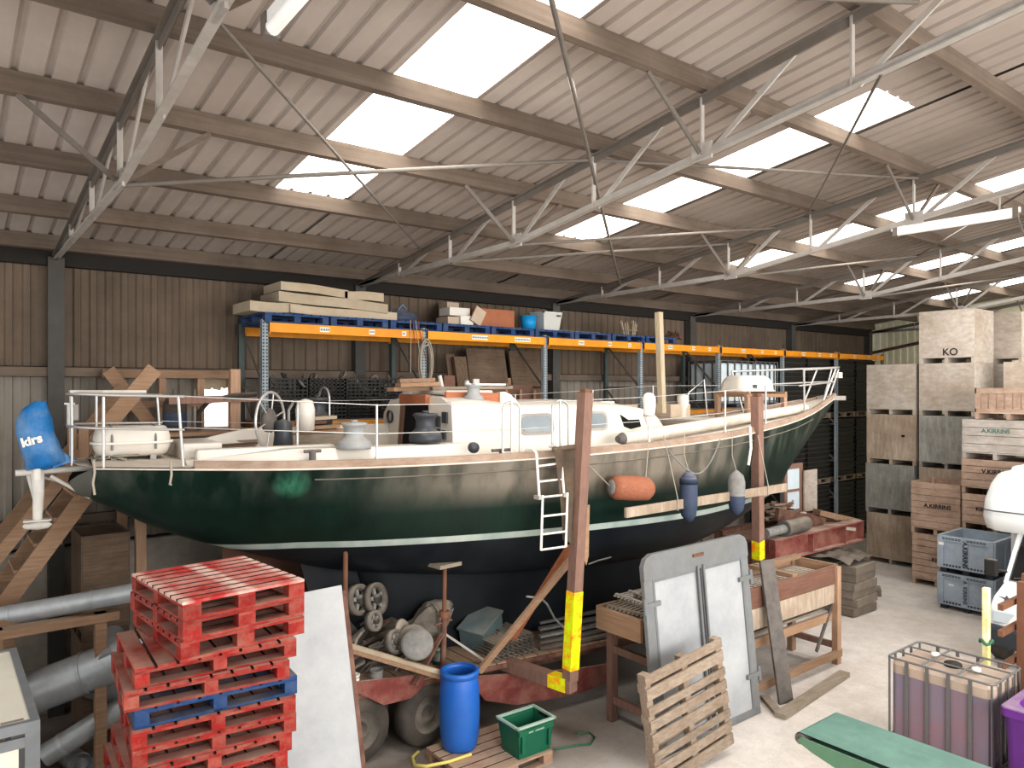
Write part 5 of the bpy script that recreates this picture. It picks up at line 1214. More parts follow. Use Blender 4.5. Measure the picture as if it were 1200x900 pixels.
for s in (5.2, 9.6):
    c = BW(s,-(bd(s)+.14),.8); P(tl, 'support_post', MB().bar(c, c+V((0,0,3.2)), .13,.13,(0,1,0)), 'post_brown', True)
    P(tl, 'outrigger', MB().bar(BW(s,0,.76), c, .15,.15), 'post_brown', True)
# front cross beam (rusty red channel) carrying timbers
nb = P(tl, 'front_beam', MB().box((12.9,8.3,1.2), (16.4,8.32,1.62)).box((12.9,8.18,1.6), (16.4,8.44,1.63)).box((12.9,8.18,1.19), (16.4,8.44,1.22)), 'red_steel', True)
for x in (12.92, 14.3, 15.6, 16.36): P(nb, 'web_plate', MB().box((x-.015,8.18,1.22), (x+.015,8.42,1.6)), 'red_steel', True)
P(tl, 'front_beam', MB().box((12.9,9.4,1.2), (16.4,9.6,1.63)), 'rust_dark', True); P(tl, 'front_deck', MB().box((12.9,8.44,1.5), (16.2,9.4,1.55)), 'wood_red', True)
P(tl, 'swan_neck', MB().poly3([V((12.2,8.4,.55)), V((13.2,8.5,1.2)), V((13.2,8.5,1.5)), V((12.2,8.4,.85))], (0,.9,0)), 'rust_dark', True)
P(tl, 'jockey_leg', MB().box((15.2,8.8,0), (15.35,8.95,1.2)), 'rust_dark', True)
P(tl, 'bunk', MB().box((5,8.7,.93), (5.6,9.6,.94)), 'wood', True)

# ---- on the front beam and beyond
def blk(name, label, cat, p, q, w, h, mt, group=None): S(name, label, cat, MB().bar(p, q, w, h), mt, group)
t = T('canvas_roll', 'pale rolled canvas lying on the red front beam', 'roll', (13.2,8.55,1.56))
a, b = at(897,632,Y=8.24), at(944,618,Y=8.34)
a.z = b.z = 1.79
P(t, 'roll', MB().cyl(a.lerp(b,.45), b, .15, n=18), 'junk_grey', True); P(t, 'core', MB().cyl(a, a.lerp(b,.5), .09, n=14), 'cloth_grey', True); P(t, 'cuff', MB().cyl(a.lerp(b,.43), a.lerp(b,.47), .16, n=18), 'iron_dark', True)
blk('timber_beam', 'dark red-brown channel laid over the front beam', 'timber', at(910,603,Y=8.9), at(965,614,Y=8.75), .1, .28, 'rust_dark')
blk('timber_beam', 'brown timber plank poking right off the front beam, highest', 'timber', at(957,600,Y=9.0), at(1005,611,Y=8.5), .3, .12, 'wood')
blk('timber_beam', 'red-brown timber lying along the front beam behind the roll', 'timber', at(925,598,Y=9.2), at(985,614,Y=9.05), .22, .1, 'wood_red')
blk('timber_beam', 'pale timber piece lying across the beam end', 'timber', at(968,616,Y=8.45), at(1000,620,Y=8.3), .12, .07, 'ply_pale')
lb1 = at(952,602,Y=9.6); S('plywood_panel', 'upright pale plywood panel behind the timbers below the bow', 'board', MB().box((lb1.x-.33,9.6,1.64), (lb1.x+.22,9.64,2.62)), 'ply_pale')
wf = T('window_frame', 'small old window frame with two pale panes below the bow', 'window frame', (lb1.x-1.1,9.7,1.64))
xf = at(934,560,Y=9.7).x; xe = at(922,560,Y=9.7).x
P(wf, 'frame', MB().box((xe-.12,9.68,1.63), (xe,9.74,2.8)).box((xf+.1,9.68,1.63), (xf+.22,9.74,2.8)).box((xe,9.68,2.68), (xf+.1,9.74,2.8)).box((xe,9.68,2.14), (xf+.1,9.74,2.2)).box((xe,9.68,1.63), (xf+.1,9.74,1.72)), 'post_brown', True)
P(wf, 'pane', MB().box((xe,9.7,1.72), (xf+.1,9.72,2.14)), 'ibc_pale', True); P(wf, 'pane', MB().box((xe,9.7,2.2), (xf+.1,9.72,2.68)), 'ibc_pale', True)
# timber rubble between the far post and the beam
for k in range(22):
    p = at(RND.uniform(898,926), RND.uniform(575,612), Y=9.25); p.y += RND.uniform(-.1,.4); p.z = 1.66+.05*(k//3)
    a_ = RND.uniform(-.6,.6); L = RND.uniform(.3,.7); q = p+V((L*math.cos(a_), L*math.sin(a_), RND.uniform(-.04,.08)))
    blk('broken_timber', 'broken timber in the heap between the far post and the red beam', 'timber', p, q, RND.uniform(.05,.14), .04, ('junk_grey','wood','wood_red','ply_pale')[k % 4], 'broken timber heap below the bow')
# brick-like timber stack behind the table
c0 = at(985,712,z=0)
for lay in range(6):
    for j in range(3):
        c = V((c0.x+.0+RND.uniform(-.06,.06), c0.y+.5-.42*j+RND.uniform(-.04,.04), .1+.165*lay)); S('sawn_block', 'dusty grey block in the stack behind the right end of the table', 'timber block', MB().cb(c, (.9,.36,.155), RND.uniform(-.06,.06)), 'brick', 'stack of grey blocks behind the table')
S('dark_sheet', 'crumpled dark sheet lying on the grey block stack', 'sheet', MB().grid([[V((c0.x-.6+.2*i, c0.y-.5+.2*j, 1.06+.1*abs(math.sin(i*1.7+j*2.3)))) for j in range(7)] for i in range(7)]), 'junk_dark')
b0_ = at(1023,696,z=0); S('concrete_block', 'single grey block lying alone on the open floor', 'block', MB().cb((b0_.x,b0_.y,.075), (.42,.32,.15), .5), 'brick', bev=.01)
# ================================================================ long inspection table
tb = T('work_table', 'long wooden slatted work table behind the white van doors', 'table', (9.6,6.85,0)); ta, te, tf, tk, tz = 7.13, 11.95, 6.42, 7.22, 1.64
for y in (tf, tk): P(tb, 'side_board', MB().box((ta,y-.02,tz-.3), (te,y+.02,tz)), 'wood_red' if y == tf else 'wood', True)
for x in (ta, te): P(tb, 'end_board', MB().box((x-.02,tf,tz-.3), (x+.02,tk,tz)), 'wood_y', True)
P(tb, 'lower_board', MB().box((8.6,tf-.015,tz-.62), (te-.1,tf+.015,tz-.31)), 'ply', True); P(tb, 'table_bed', MB().box((ta+.02,tf+.02,tz-.2), (te-.02,tk-.02,tz-.17)), 'junk_grey', True)
sl = MB()
for k in range(30): sl.box((8.7+k*.105,tf+.05,tz-.17), (8.75+k*.105,tk-.05,tz-.13))
P(tb, 'slatted_top', sl, 'ply_pale', True)
P(tb, 'cross_bar', MB().box((10.6,tf,tz-.02), (10.75,tk,tz+.04)), 'wood_y', True); P(tb, 'edge_bar', MB().box((10.7,tk-.15,tz-.02), (te,tk-.03,tz+.05)), 'wood', True)
for x in (7.42, 9.0, te-.06):
    for y in (tf-.02, tk): P(tb, 'leg', MB().box((x-.06,y-.05,0), (x+.06,y+.05,tz-.02)), 'post_brown' if x < 8 else 'wood_z', True)
    for z in (.25, .95): P(tb, 'end_rail', MB().box((x-.03,tf+.03,z), (x+.03,tk-.05,z+.1)), 'post_brown', True)
P(tb, 'foot_rail', MB().box((8.9,tf-.08,.12), (te+.02,tf-.02,.24)), 'wood', True); P(tb, 'stretcher', MB().box((9,tf+.02,.72), (te-.1,tf+.07,.86)), 'wood', True)
P(tb, 'brace', MB().bar((te-.6,tf+.03,.3), (te-.1,tf+.03,1.0), .03, .06), 'iron_dark', True)
for k, (x, y, r) in enumerate(((7.45,6.8,.1), (7.75,6.95,-.06), (7.9,6.75,.3))):
    mb = MB()
    for j in range(9): mb.obox((x,y,tz+.005+.05*k), (math.cos(r),math.sin(r),.02), (-math.sin(r),math.cos(r),0), (0,0,1), (-.28,-.3+j*.07,0), (.42,-.265+j*.07,.02))
    for q in (-.25,.0,.36): mb.obox((x,y,tz+.026+.05*k), (math.cos(r),math.sin(r),.02), (-math.sin(r),math.cos(r),0), (0,0,1), (q,-.3,0), (q+.04,.3,.018))
    S('slatted_tray', ['lowest slatted tray on the left end of the table','middle slatted tray on the left end of the table','topmost slatted tray on the left end of the table, tilted'][k], 'tray', mb, ('wood_grey','ply_pale','junk_grey')[k], 'slatted trays on the table')
# under-table debris
for k in range(12):
    p = V((RND.uniform(9.4,11.3), RND.uniform(6.6,7.1), .93+RND.uniform(0,.12))); q = p+V((RND.uniform(.2,.5), RND.uniform(-.1,.1), RND.uniform(-.04,.12)))
    blk('scrap_offcut', 'dark offcut lying on the rail under the table', 'timber', p, q, .08, .05, ('junk_dark','junk_grey','iron_dark')[k % 3], 'offcuts under the table')
S('under_shelf', 'rough plank shelf hung under the table', 'plank', MB().box((9.1,6.55,.87), (11.8,7.15,.905)), 'wood_grey')
# floor rails in front of the table
a, b = at(914,839,z=.04), at(990,789,z=.04); S('floor_board', 'pale board lying on the floor in front of the table', 'plank', MB().bar(a, b, .16, .07), 'wood_grey')
a, b = at(896,817,z=.03), at(914,838,z=.03); S('floor_board', 'short dark board joining the pale board on the floor', 'plank', MB().bar(a, b, .12, .06), 'wood_grey')
# van doors
D0 = V((9.24,6.14,0)); EX = V((-2.19,.0,-.03)); W_ = EX.length; EX = EX.normalized(); UP = V((-.2,.23,2.5)); H_ = UP.length; UP = (UP-EX*UP.dot(EX)).normalized(); NN = EX.cross(UP)
if NN.y > 0: NN = -NN
vd = T('van_doors', 'pair of white van rear doors in a grey frame leaning on the table', 'doors', D0)
def dbox(a, b, z0, z1, n0, n1, mb=None): mb = mb or MB(); return mb.obox(D0, EX, UP, NN, (a,z0,n0), (b,z1,n1))
H_ = 2.52
fm = MB(); dbox(0,.14,0,H_-.3,0,.06,fm); dbox(W_-.16,W_,0,H_-.3,0,.06,fm); dbox(0,W_,0,.1,0,.06,fm)
P(vd, 'frame', fm, 'door_grey', True, bev=.008)
pol = [(0,H_-.32), (0,H_-.14), (.05,H_-.05), (.16,H_), (W_-.16,H_-.0), (W_-.05,H_-.05), (W_,H_-.14), (W_,H_-.32)]
P(vd, 'header', MB().poly3([D0+EX*x+UP*y for x, y in pol], NN*.07), 'door_grey', True); P(vd, 'marker_lamp', dbox(W_*.46,W_*.56,H_-.16,H_-.12,.07,.09), 'rust', True)
mid = W_*.5
for a, b in ((.14,mid-.03), (mid+.03,W_-.16)):
    dr = P(vd, 'door', dbox(a,b,.1,H_-.32,.005,.045), 'panel_white', True)
    P(dr, 'edge_trim', dbox(a,a+.035,.1,H_-.32,.045,.062,dbox(b-.035,b,.1,H_-.32,.045,.062,dbox(a,b,H_-.36,H_-.32,.045,.06))), 'door_grey', True)
for x in (mid-.06, mid+.06): P(vd, 'lock_rod', MB().tube([D0+EX*x+UP*.12+NN*.085, D0+EX*x+UP*(H_-.28)+NN*.085], .018, 8), 'door_grey', True)
lk = P(vd, 'latch', dbox(mid-.14,mid+.06,.62,.76,.06,.1), 'iron_dark', True); P(lk, 'latch_handle', MB().tube([D0+EX*(mid-.14)+UP*.69+NN*.1, D0+EX*(mid-.2)+UP*.69+NN*.14, D0+EX*(mid-.2)+UP*.82+NN*.14, D0+EX*(mid-.08)+UP*.84+NN*.12], .014, 8), 'door_grey', True)
P(vd, 'bottom_lug', dbox(mid-.05,mid+.05,.1,.2,.06,.09), 'iron_dark', True)
for x, s in ((.0,1), (W_,-1)):
    for z in (.55, H_-.62):
        hg = P(vd, 'hinge', dbox(min(x-.03*s,x+.26*s),max(x-.03*s,x+.26*s),z-.03,z+.03,.062,.085), 'door_grey', True); P(hg, 'hinge_pin', MB().tube([D0+EX*(x-.02*s)+UP*(z-.1)+NN*.07, D0+EX*(x-.02*s)+UP*(z+.1)+NN*.07], .028, 10), 'door_grey', True)
# pallet leaning on the doors
pa_ = at(857,876,z=0); pb_ = at(766,906,z=0); ptl = at(736,786,Y=5.85); ptr = at(831,757,Y=5.8)
pbl = at(772,905,z=.12); cen = (pa_+pbl+ptl+ptr)/4; e_a = (ptr-ptl+pa_-pbl).normalized(); e_b = (ptl-pbl+ptr-pa_).normalized(); dt_ = e_a.dot(e_b)/2
exp_ = (e_a-e_b*dt_).normalized(); upv = (e_b-exp_*e_b.dot(exp_)).normalized(); Hp = ((ptl-pbl).length+(ptr-pa_).length)/2; lwm = ((ptr-ptl).length+(pa_-pbl).length)/2; base = cen-upv*(Hp/2); base.z = max(base.z, .03); nrm_ = exp_.cross(upv)
wp_ = T('pallet', 'weathered bare wooden pallet leaning against the white doors', 'pallet', base); lw = lwm
for k in range(8):
    z = .01+k*(Hp-.13)/7; P(wp_, 'deck_board', MB().obox(base, exp_, upv, nrm_, (-lw/2,z,.1), (lw/2,z+.135-.02*(k % 3),.122)), 'pallet_old', True)
for k in range(4):
    z = .05+k*(Hp-.2)/3.2; P(wp_, 'bottom_board', MB().obox(base, exp_, upv, nrm_, (-lw/2,z,-.02), (lw/2,z+.1,0)), 'pallet_old', True)
for x in (-lw/2+.05, 0, lw/2-.05): P(wp_, 'bearer', MB().obox(base, exp_, upv, nrm_, (x-.05,0.03,0), (x+.05,Hp,.1)), 'pallet_old', True)
# dark plank leaning
a, b = at(921,824,z=0), at(898,656,Y=6.37)
S('leaning_plank', 'long dark grey plank leaning on the table beside the doors', 'plank', MB().obox(a, (.96,-.25,.0), (b-a).normalized(), V((.96,-.25,0)).cross((b-a).normalized()), (-.13,0,-.02), (.13,(b-a).length,.02)), 'iron_dark')

# ================================================================ clutter on the trailer bed
BZ = lambda x: .925-.0146*(x-2.9)
def bed(px, d=None, yy=.5):
    # a point on the bed under the pixel column, yy behind the near edge
    u = (px-600)/FL; dx = FX+u*FY; dy = FY-u*FX; tt = (8.2+3.88*math.tan(-TH)+yy)/(dy+dx*math.tan(-TH)); return V((dx*tt, dy*tt, BZ(dx*tt)))
# boat stand
c = bed(519,yy=.16); zt_ = at(526,664,d=c.x*FX+c.y*FY).z; sd = T('boat_stand', 'rusty tripod boat stand with flat pad under the hull', 'boat stand', c)
P(sd, 'post', MB().tube([c, c+V((0.02,0,.75))], .04, 10), 'rust_dark', True); P(sd, 'screw', MB().tube([c+V((.02,0,.7)), V((c.x+.03,c.y,zt_))], .028, 10), 'rust', True); P(sd, 'collar', MB().cyl(c+V((.02,0,.7)), c+V((.02,0,.78)), .07, n=14), 'rust', True)
P(sd, 'pad', MB().cb((c.x+.03,c.y,zt_+.03), (.36,.26,.05), .1), 'wood_grey', True); P(sd, 'screw_handle', MB().tube([c+V((-.12,0,.62)), c+V((.14,0,.64))], .014, 6), 'rust', True)
for a in (-.2, 2.4, 3.6): P(sd, 'leg', MB().bar(c+V((0,0,.5)), c+V((.62*math.cos(a),.5*math.sin(a),.02)), .06, .03), 'galv_steel' if a < 0 else 'rust_dark', True)
P(sd, 'red_base', MB().cb(c+V((0,0,.015)), (.3,.22,.03), .3), 'paint_red', True)
# prop rod at the left
a, b = at(404,700,d=9.25), at(405,641,d=9.3); S('prop_rod', 'rusty prop rod standing behind the white panel under the hull', 'prop', MB().tube([V((a.x,a.y,BZ(a.x))), b], .032, 8), 'rust')
# planks across the front
for k in range(2):
    a, b = at(411,757+k*5,d=9.0), at(516,788+k*5,d=9.25); S('batten', ['upper pale batten leaning across the trailer edge behind the blue drum','lower pale batten just under the other behind the blue drum'][k], 'plank', MB().bar(a, b, .05, .055), 'foam' if k == 0 else 'wood')
# discs
def disc(label, px, py, d, r, th, ax, mt): c = at(px,py,d=d); t = T('metal_disc', label, 'disc', c, group='round plates on the trailer'); P(t, 'plate', MB().lathe([(0,-th), (r*.92,-th), (r,-th*.4), (r,th*.4), (r*.92,th), (r*.3,th*.8), (0,th)], (0,0,0), ax, 28), mt); P(t, 'rim', MB().tube([V((0,0,0))+V(ax).normalized().orthogonal().normalized()*(r*math.cos(a))+V(ax).normalized().cross(V(ax).normalized().orthogonal().normalized())*(r*math.sin(a)) for a in [i*PI/14 for i in range(28)]], .012, 6, True), 'junk_grey')
disc('grey round plate standing on edge, left of the other plates',472,742,9.5,.17,.03,(.6,-1,.3),'junk_grey'); disc('front round plate of the pair leaning beside the stand',489,755,9.2,.19,.025,(-.6,-1,.9),'cloth_grey'); disc('rear round plate of the pair leaning beside the stand',484,750,9.35,.19,.025,(-.6,-1,.9),'junk_grey')
def reel(label, px, py, d, r):
    c = at(px,py,d=d); t = T('old_wheel', label, 'wheel', c, group='old machine wheels on the trailer'); ax=V((.5,-1,.25)); P(t, 'rim', MB().lathe([(r*.72,-.04), (r,-.05), (r,.05), (r*.72,.04), (r*.72,-.04)], (0,0,0), ax, 24), 'junk_grey'); P(t, 'hub', MB().lathe([(0,-.06), (r*.3,-.06), (r*.3,.06), (0,.06)], (0,0,0), ax, 14), 'junk_dark'); e_ = ax.normalized().orthogonal().normalized(); g_ = ax.normalized().cross(e_)
    for k in range(5): a = k*2*PI/5+.3; P(t, 'spoke', MB().bar((0,0,0), (e_*math.cos(a)+g_*math.sin(a))*r*.8, .05, .03, ax), 'cloth_grey')
reel('pale old wheel at the top left of the clutter heap',420,703,9.6,.2); reel('dark old wheel right of the pale one',440,702,9.75,.21); reel('small old wheel low in the heap',438,728,9.5,.13); reel('battered pale wheel beside the plates',462,752,9.3,.15)
bucket('paint_tin', 'dusty pale paint tin on the trailer edge below the battens', 'tin', bed(441,yy=.12), .075, .08, .2, 'cloth_grey'); bucket('paint_tin', 'white and red tin beside the white panel on the trailer', 'tin', bed(415,yy=.1), .06, .065, .2, 'carton_white')
t = T('tin_can', 'green labelled can at the foot of the boat stand', 'tin', bed(512,yy=.42)); P(t, 'body', MB().lathe([(0,0), (.055,0), (.055,.2), (0,.2)], n=18), 'crate_green'); P(t, 'paper_label', MB().lathe([(.0565,.05), (.0565,.15)], n=18), 'cloth_grey'); P(t, 'lid', MB().lathe([(.057,.195), (.057,.21), (0,.21)], n=18), 'galv_steel')
t = T('engine_bundle', 'tarpaulin-wrapped bundle leaning behind the round plates', 'bundle', bed(500,yy=.6)); mb = MB(); rws = []
for i in range(8):
    f = i/7; rr2 = .05+.24*math.sin(PI*min(1,f*.9+.08)); r = [(-.35+.75*f+RND.uniform(-.03,.03), rr2*math.cos(a)*.9+RND.uniform(-.03,.03), .28+.38*f+rr2*math.sin(a)+RND.uniform(-.03,.03)) for a in [j*PI/7 for j in range(14)]]; rws.append(r+[r[0]])
mb.grid(rws, sm=False); P(t, 'wrap', mb, 'junk_grey'); P(t, 'lashing', MB().tube([(.05+.02*math.sin(a),.29*math.cos(a),.48+.3*math.sin(a)) for a in [j*PI/8 for j in range(16)]], .012, 5, True), 'rope')
t = T('machine_cover', 'dark wedge-shaped machine cover behind the clutter', 'machine', bed(450,yy=.8)); P(t, 'shell', MB().prism([(-.6,0), (.5,0), (.5,.3), (.2,.55), (-.35,.45), (-.6,.75)], (0,0,0), (1,0,0), (0,0,1), .3), 'junk_dark'); P(t, 'edge_strip', MB().bar((-.4,-.17,.4), (.5,-.17,.56), .03, .06), 'junk_grey'); P(t, 'foot', MB().box((-.55,-.16,-.0), (.45,.16,.04)), 'iron_dark')
# loose clutter under the stern side
for k in range(44):
    px = RND.uniform(406,480); c = bed(px, yy=RND.uniform(.15,1.1)); h = .04+.03*(k//4)+max(0,(460-px)/60*.35)*RND.random()
    a_ = RND.uniform(-1,1); L = RND.uniform(.15,.45); p = c+V((0,0,h)); q = p+V((L*math.cos(a_), L*math.sin(a_)*.5, RND.uniform(-.02,.2)))
    if k % 2: blk('scrap_piece', 'scrap piece in the dark heap at the left end of the trailer', 'scrap metal', p, q, RND.uniform(.03,.12), .03, ('junk_dark','junk_grey','rust_dark')[k % 3], 'scrap heap at the left end of the trailer')
    else: S('scrap_piece', 'scrap piece in the dark heap at the left end of the trailer', 'scrap metal', MB().tube([p,(p+q)/2+V((0,0,.05)),q], .02, 6), ('junk_dark','junk_grey','iron_dark')[k % 3], 'scrap heap at the left end of the trailer')
# teal box, sheet stack
c = bed(566,yy=.8); t = T('metal_box', 'tilted blue-grey metal box behind the diagonal brace', 'box', c, rot=(.1,-.35,.4)); P(t, 'body', MB().box((-.28,-.2,.05), (.28,.2,.4)), 'teal_box', bev=.01); P(t, 'lid', MB().box((-.3,-.22,.4), (.3,.22,.44)), 'teal_box', bev=.008); P(t, 'handle', MB().tube([(-.08,-.2,.25), (-.08,-.25,.25), (.08,-.25,.25), (.08,-.2,.25)], .012, 6), 'iron_dark')
c = bed(592,yy=.4)
for k in range(6):
    a_ = RND.uniform(-.08,.08); S('corrugated_piece', 'corrugated roofing offcut, %s from the bottom of the stack by the brace' % ORD[k], 'sheet', MB().corr(V((c.x-.35+RND.uniform(-.03,.03),c.y-.3+.02*k,c.z+.012+.04*k)), (math.cos(a_),math.sin(a_),0), (-math.sin(a_),math.cos(a_),0), .72, .6, .09, .4, .02), 'junk_grey' if k < 5 else 'wood_grey', 'stack of roofing offcuts')
# long bars lying to the right of the outrigger
for k in range(15):
    yy = .05+.09*k; lay = k % 3; a = bed(632,yy=yy+.1); a.z += .03+.05*lay; b = V((a.x+1.7+RND.uniform(-.2,.25), TY(a.x+1.7)+yy+RND.uniform(-.03,.03), BZ(a.x+1.7)+.04+.05*lay+RND.uniform(0,.03)))
    blk('steel_bar', 'long grey bar in the bundle beside the hazard-taped post', 'bar', a, b, .07, .035, ('junk_grey','steel_grey','cloth_grey')[k % 3], 'bundle of long grey bars on the trailer')
# diagonal timber braces
a, b = at(561,787,Y=7.95), at(672,652,Y=7.3); S('timber_brace', 'grey timber strut leaning diagonally from the trailer to the near post', 'strut', MB().bar(a, b, .09, .05, (0,1,0)), 'wood')
a, b = at(592,762,Y=8.3), at(668,640,Y=7.42); S('timber_brace', 'orange-brown timber strut behind the grey diagonal strut', 'strut', MB().bar(a, b, .1, .05, (0,1,0)), 'teak_orange')
S('loose_hose', 'pale hose hooked over the diagonal struts', 'hose', MB().tube([at(617,699,Y=7.6), at(634,701,Y=7.6), at(641,708,Y=7.65), at(650,725,Y=7.75), at(662,737,Y=7.8), at(672,738,Y=7.9)], .016, 6), 'cloth_grey')
S('cable_loop', 'pale cable drooping on the dark hull right of the near post', 'cable', MB().tube([at(690,661,Y=7.35), at(700,657,Y=7.45), at(716,653,Y=7.5)], .012, 6), 'cloth_grey')

# ================================================================ drum, green crate and pallet in front
pd = at(572,877,z=.15)
plt = pallet('pallet', 'bare wooden pallet on the floor under the blue drum', (4.93+1.05,7.2,0), math.radians(-12), 'pallet_bare', 1.2, 1.0, .15, nb=6)
dr_ = V((5.17,7.65,.152)); plt.location = (5.42,7.37,0); plt.rotation_euler = (0,0,math.radians(-1))
t = T('plastic_drum', 'open blue plastic drum standing on the pallet', 'drum', dr_)
P(t, 'body', MB().lathe([(0,0), (.2,0), (.215,.02), (.238,.15), (.25,.35), (.252,.5), (.245,.72), (.228,.86), (.215,.9), (.215,.955), (.2,.955), (.2,.9), (.23,.7), (.235,.4), (.2,.05), (0,.05)], n=40), 'drum_blue')
P(t, 'rim', MB().lathe([(.215,.875), (.24,.885), (.245,.925), (.24,.955), (.2,.96), (.2,.94)], n=40), 'drum_blue')
P(t, 'water', MB().lathe([(0,.72), (.228,.72)], n=32), 'navy')
cg = at(583,862,z=.15); t = T('plastic_crate', 'deep green plastic crate standing on the pallet', 'crate', (5.77,7.08,.152), math.radians(-2))
tub(t, .56, .42, .4, 'crate_green', .045, .008, 0, .016, 'crate_rim')
for y in (-.205,.205): P(t, 'side_band', MB().box((-.26,y-.012,.29), (.26,y+.012,.345)), 'crate_green')
for x in (-.2,.2): P(t, 'corner_rib', MB().box((x-.02,-.222,.08), (x+.02,-.19,.3)), 'crate_green'); 
mk = MB()
for a_, b_ in ((-.12,-.05), (-.02,.12)):
    for q in range(int((b_-a_)/.017)): mk.box((a_+.017*q,-.2188,.305), (a_+.012+.017*q,-.2165,.32+.006*(q % 2)))
P(t, 'printed_mark', mk, 'crate_rim')
P(t, 'grip_slot', MB().box((.262,-.09,.34), (.3,.09,.375)), 'hole'); P(t, 'rubbish', MB().grid([[(-.2+.08*i,-.14+.07*j,.12+.05*RND.random()) for j in range(5)] for i in range(6)], sm=False), 'junk_dark')
S('yellow_hose', 'yellow hose curling over the left of the pallet', 'hose', MB().tube([at(552,884,z=.17), at(525,893,z=.17), at(500,898,z=.17), at(486,897,z=.12), at(483,888,z=.03), at(490,881,z=.03)], .02, 8), 'hose_yellow')
S('green_cord', 'thin green cord trailing over the floor right of the pallet', 'cord', MB().tube([at(650,878,z=.015), at(672,874,z=.015), at(692,872,z=.015), at(697,864,z=.015), at(690,858,z=.015), at(676,860,z=.05)], .012, 6), 'cord_green')
# white insulated panel leaning
wp = T('insulated_sheet', 'tall white insulated panel with rusty edge leaning behind the red pallets', 'panel', (2.9,6.7,0))
q1 = at(401,688,Y=7.28); o_ = V((q1.x-1.2,6.62,0)); uz = V((.0,7.28-6.62,q1.z)); ul = uz.length; uz.normalize(); ux = V((1,0,.02)).normalized()
P(wp, 'sheet', MB().obox(o_, ux, uz, uz.cross(ux), (0,0,-.03), (1.18,ul,.03)), 'panel_white', True); P(wp, 'rusty_edge', MB().obox(o_, ux, uz, uz.cross(ux), (1.18,0,-.035), (1.225,ul-.06,.03)), 'rust_dark', True); P(wp, 'white_edge', MB().obox(o_, ux, uz, uz.cross(ux), (1.165,0,.03), (1.19,ul,.036)), 'galv_steel', True)

# ================================================================ pallet stack, front left
PH = .149; ztop_ = 2.98; red = None; NP = 20
for k in range(NP):                       # k = 0 is the top
    z = ztop_-PH*(k+1)
    col = 'pallet_blue' if k == 5 else 'pallet_red'
    if k < 3: c, rz = (1.94+[0,-.01,-.005][k],6.58-.012*k), math.radians(5.5)+[0,.012,-.02][k]
    else:
        c, rz = (1.79+[.03,-.03,.02,.02,.03,-.02,-.06][min(k-3,6)]*1.0+RND.uniform(-.012,.012), 6.42+[.03,.0,.02,0,.01,0,.02][min(k-3,6)]), math.radians(-5)+[.03,0,.01,0,-.01,.03,.06][min(k-3,6)]
    lb = ('topmost red pallet with worn pale deck on the tall stack' if k == 0 else 'blue pallet in the middle of the tall red pallet stack' if k == 5 else '%s red pallet from the top of the tall stack' % ORD[k] if k < 11 else 'red pallet low in the tall stack, below the visible part')
    if k == 0: red = cur = pallet('pallet', lb, (*c,z), rz, 'pallet_red', 1.0, 1.2, PH-.002, top='pallet_top', nb=9, group='tall stack of painted pallets', gap=.85)
    elif k == 3: red = cur = pallet('pallet', lb, (*c,z), rz+PI/2, 'pallet_red', 1.0, 1.2, PH-.002, top='pallet_top', nb=8, group='tall stack of painted pallets', gap=.5)
    else: cur = dup(red, (*c,z), rz if k < 3 else rz+PI/2, lb)
    if k: recolour(cur, 'pallet_top', 'pallet_blue' if k == 5 else 'pallet_red')
    if k == 5: recolour(cur, 'pallet_red', 'pallet_blue')

# ================================================================ cabinet, ducts and stairs at the left
cb_ = T('metal_cabinet', 'grey framed cabinet with cream top at the bottom left corner', 'cabinet', (-.1,7.8,0)); ca0, ca1, cy0, cy1, czt = -.9, .68, 6.85, 8.9, 1.99
P(cb_, 'top_sheet', MB().box((ca0+.04,cy0+.04,czt-.015), (ca1-.04,cy1-.04,czt)), 'cab_cream', True); fr_ = MB()
for x in (ca0, ca1-.06): fr_.box((x,cy0,czt-.07), (x+.06,cy1,czt+.012))
for y in (cy0, cy1-.06): fr_.box((ca0+.06,y,czt-.069), (ca1-.06,y+.06,czt+.011))
P(cb_, 'top_frame', fr_, 'cab_frame', True)
for x in (ca0, ca1-.1):
    for y in (cy0, cy1-.1): P(cb_, 'leg', MB().box((x,y,0), (x+.1,y+.1,czt-.07)), 'cab_frame', True)
P(cb_, 'front_panel', MB().box((ca0+.1,cy0+.02,.15), (ca1-.14,cy0+.04,czt-.12)), 'cab_cream', True); P(cb_, 'side_panel', MB().box((ca1-.05,cy0+.1,.15), (ca1-.03,cy1-.1,czt-.1)), 'cab_frame', True); P(cb_, 'front_rail', MB().box((ca0+.1,cy0+.005,czt-.18), (ca1-.1,cy0+.035,czt-.1)), 'cab_frame', True); P(cb_, 'maker_plate', MB().box((ca1-.25,cy0+.1,czt), (ca1-.1,cy0+.14,czt+.002)), 'junk_grey', True)
def duct(label, a, b, r, rings=(.5,), extra=None):
    t = T('ventilation_duct', label, 'duct', a if a.z < b.z else b, group='galvanised ducts'); P(t, 'pipe', MB().tube([a, b], r, 22, caps=False).tube([b, a], r*.96, 22, caps=False), 'duct', True)
    for f in rings: c = a.lerp(b, f); d = (b-a).normalized(); P(t, 'joint_ring', MB().cyl(c-d*.02, c+d*.02, r*1.05, n=22), 'duct', True)
    return t
duct('long thin galvanised duct running level across the left edge', at(-60,734,d=8.2), at(170,692,d=8.7), .11, (.3,.72))
t = duct('thick galvanised duct with a branch stub at the left', at(38,812,d=8.6), at(215,745,d=8.9), .24, (.35,.9)); a, b = at(128,775,d=8.6), at(133,742,d=9.0); P(t, 'branch', MB().tube([a, b], .12, 18), 'duct', True)
duct('bright galvanised duct rising from the floor behind the red pallets', at(52,886,d=8.5), at(190,800,d=9.0), .13, (.15,.95))
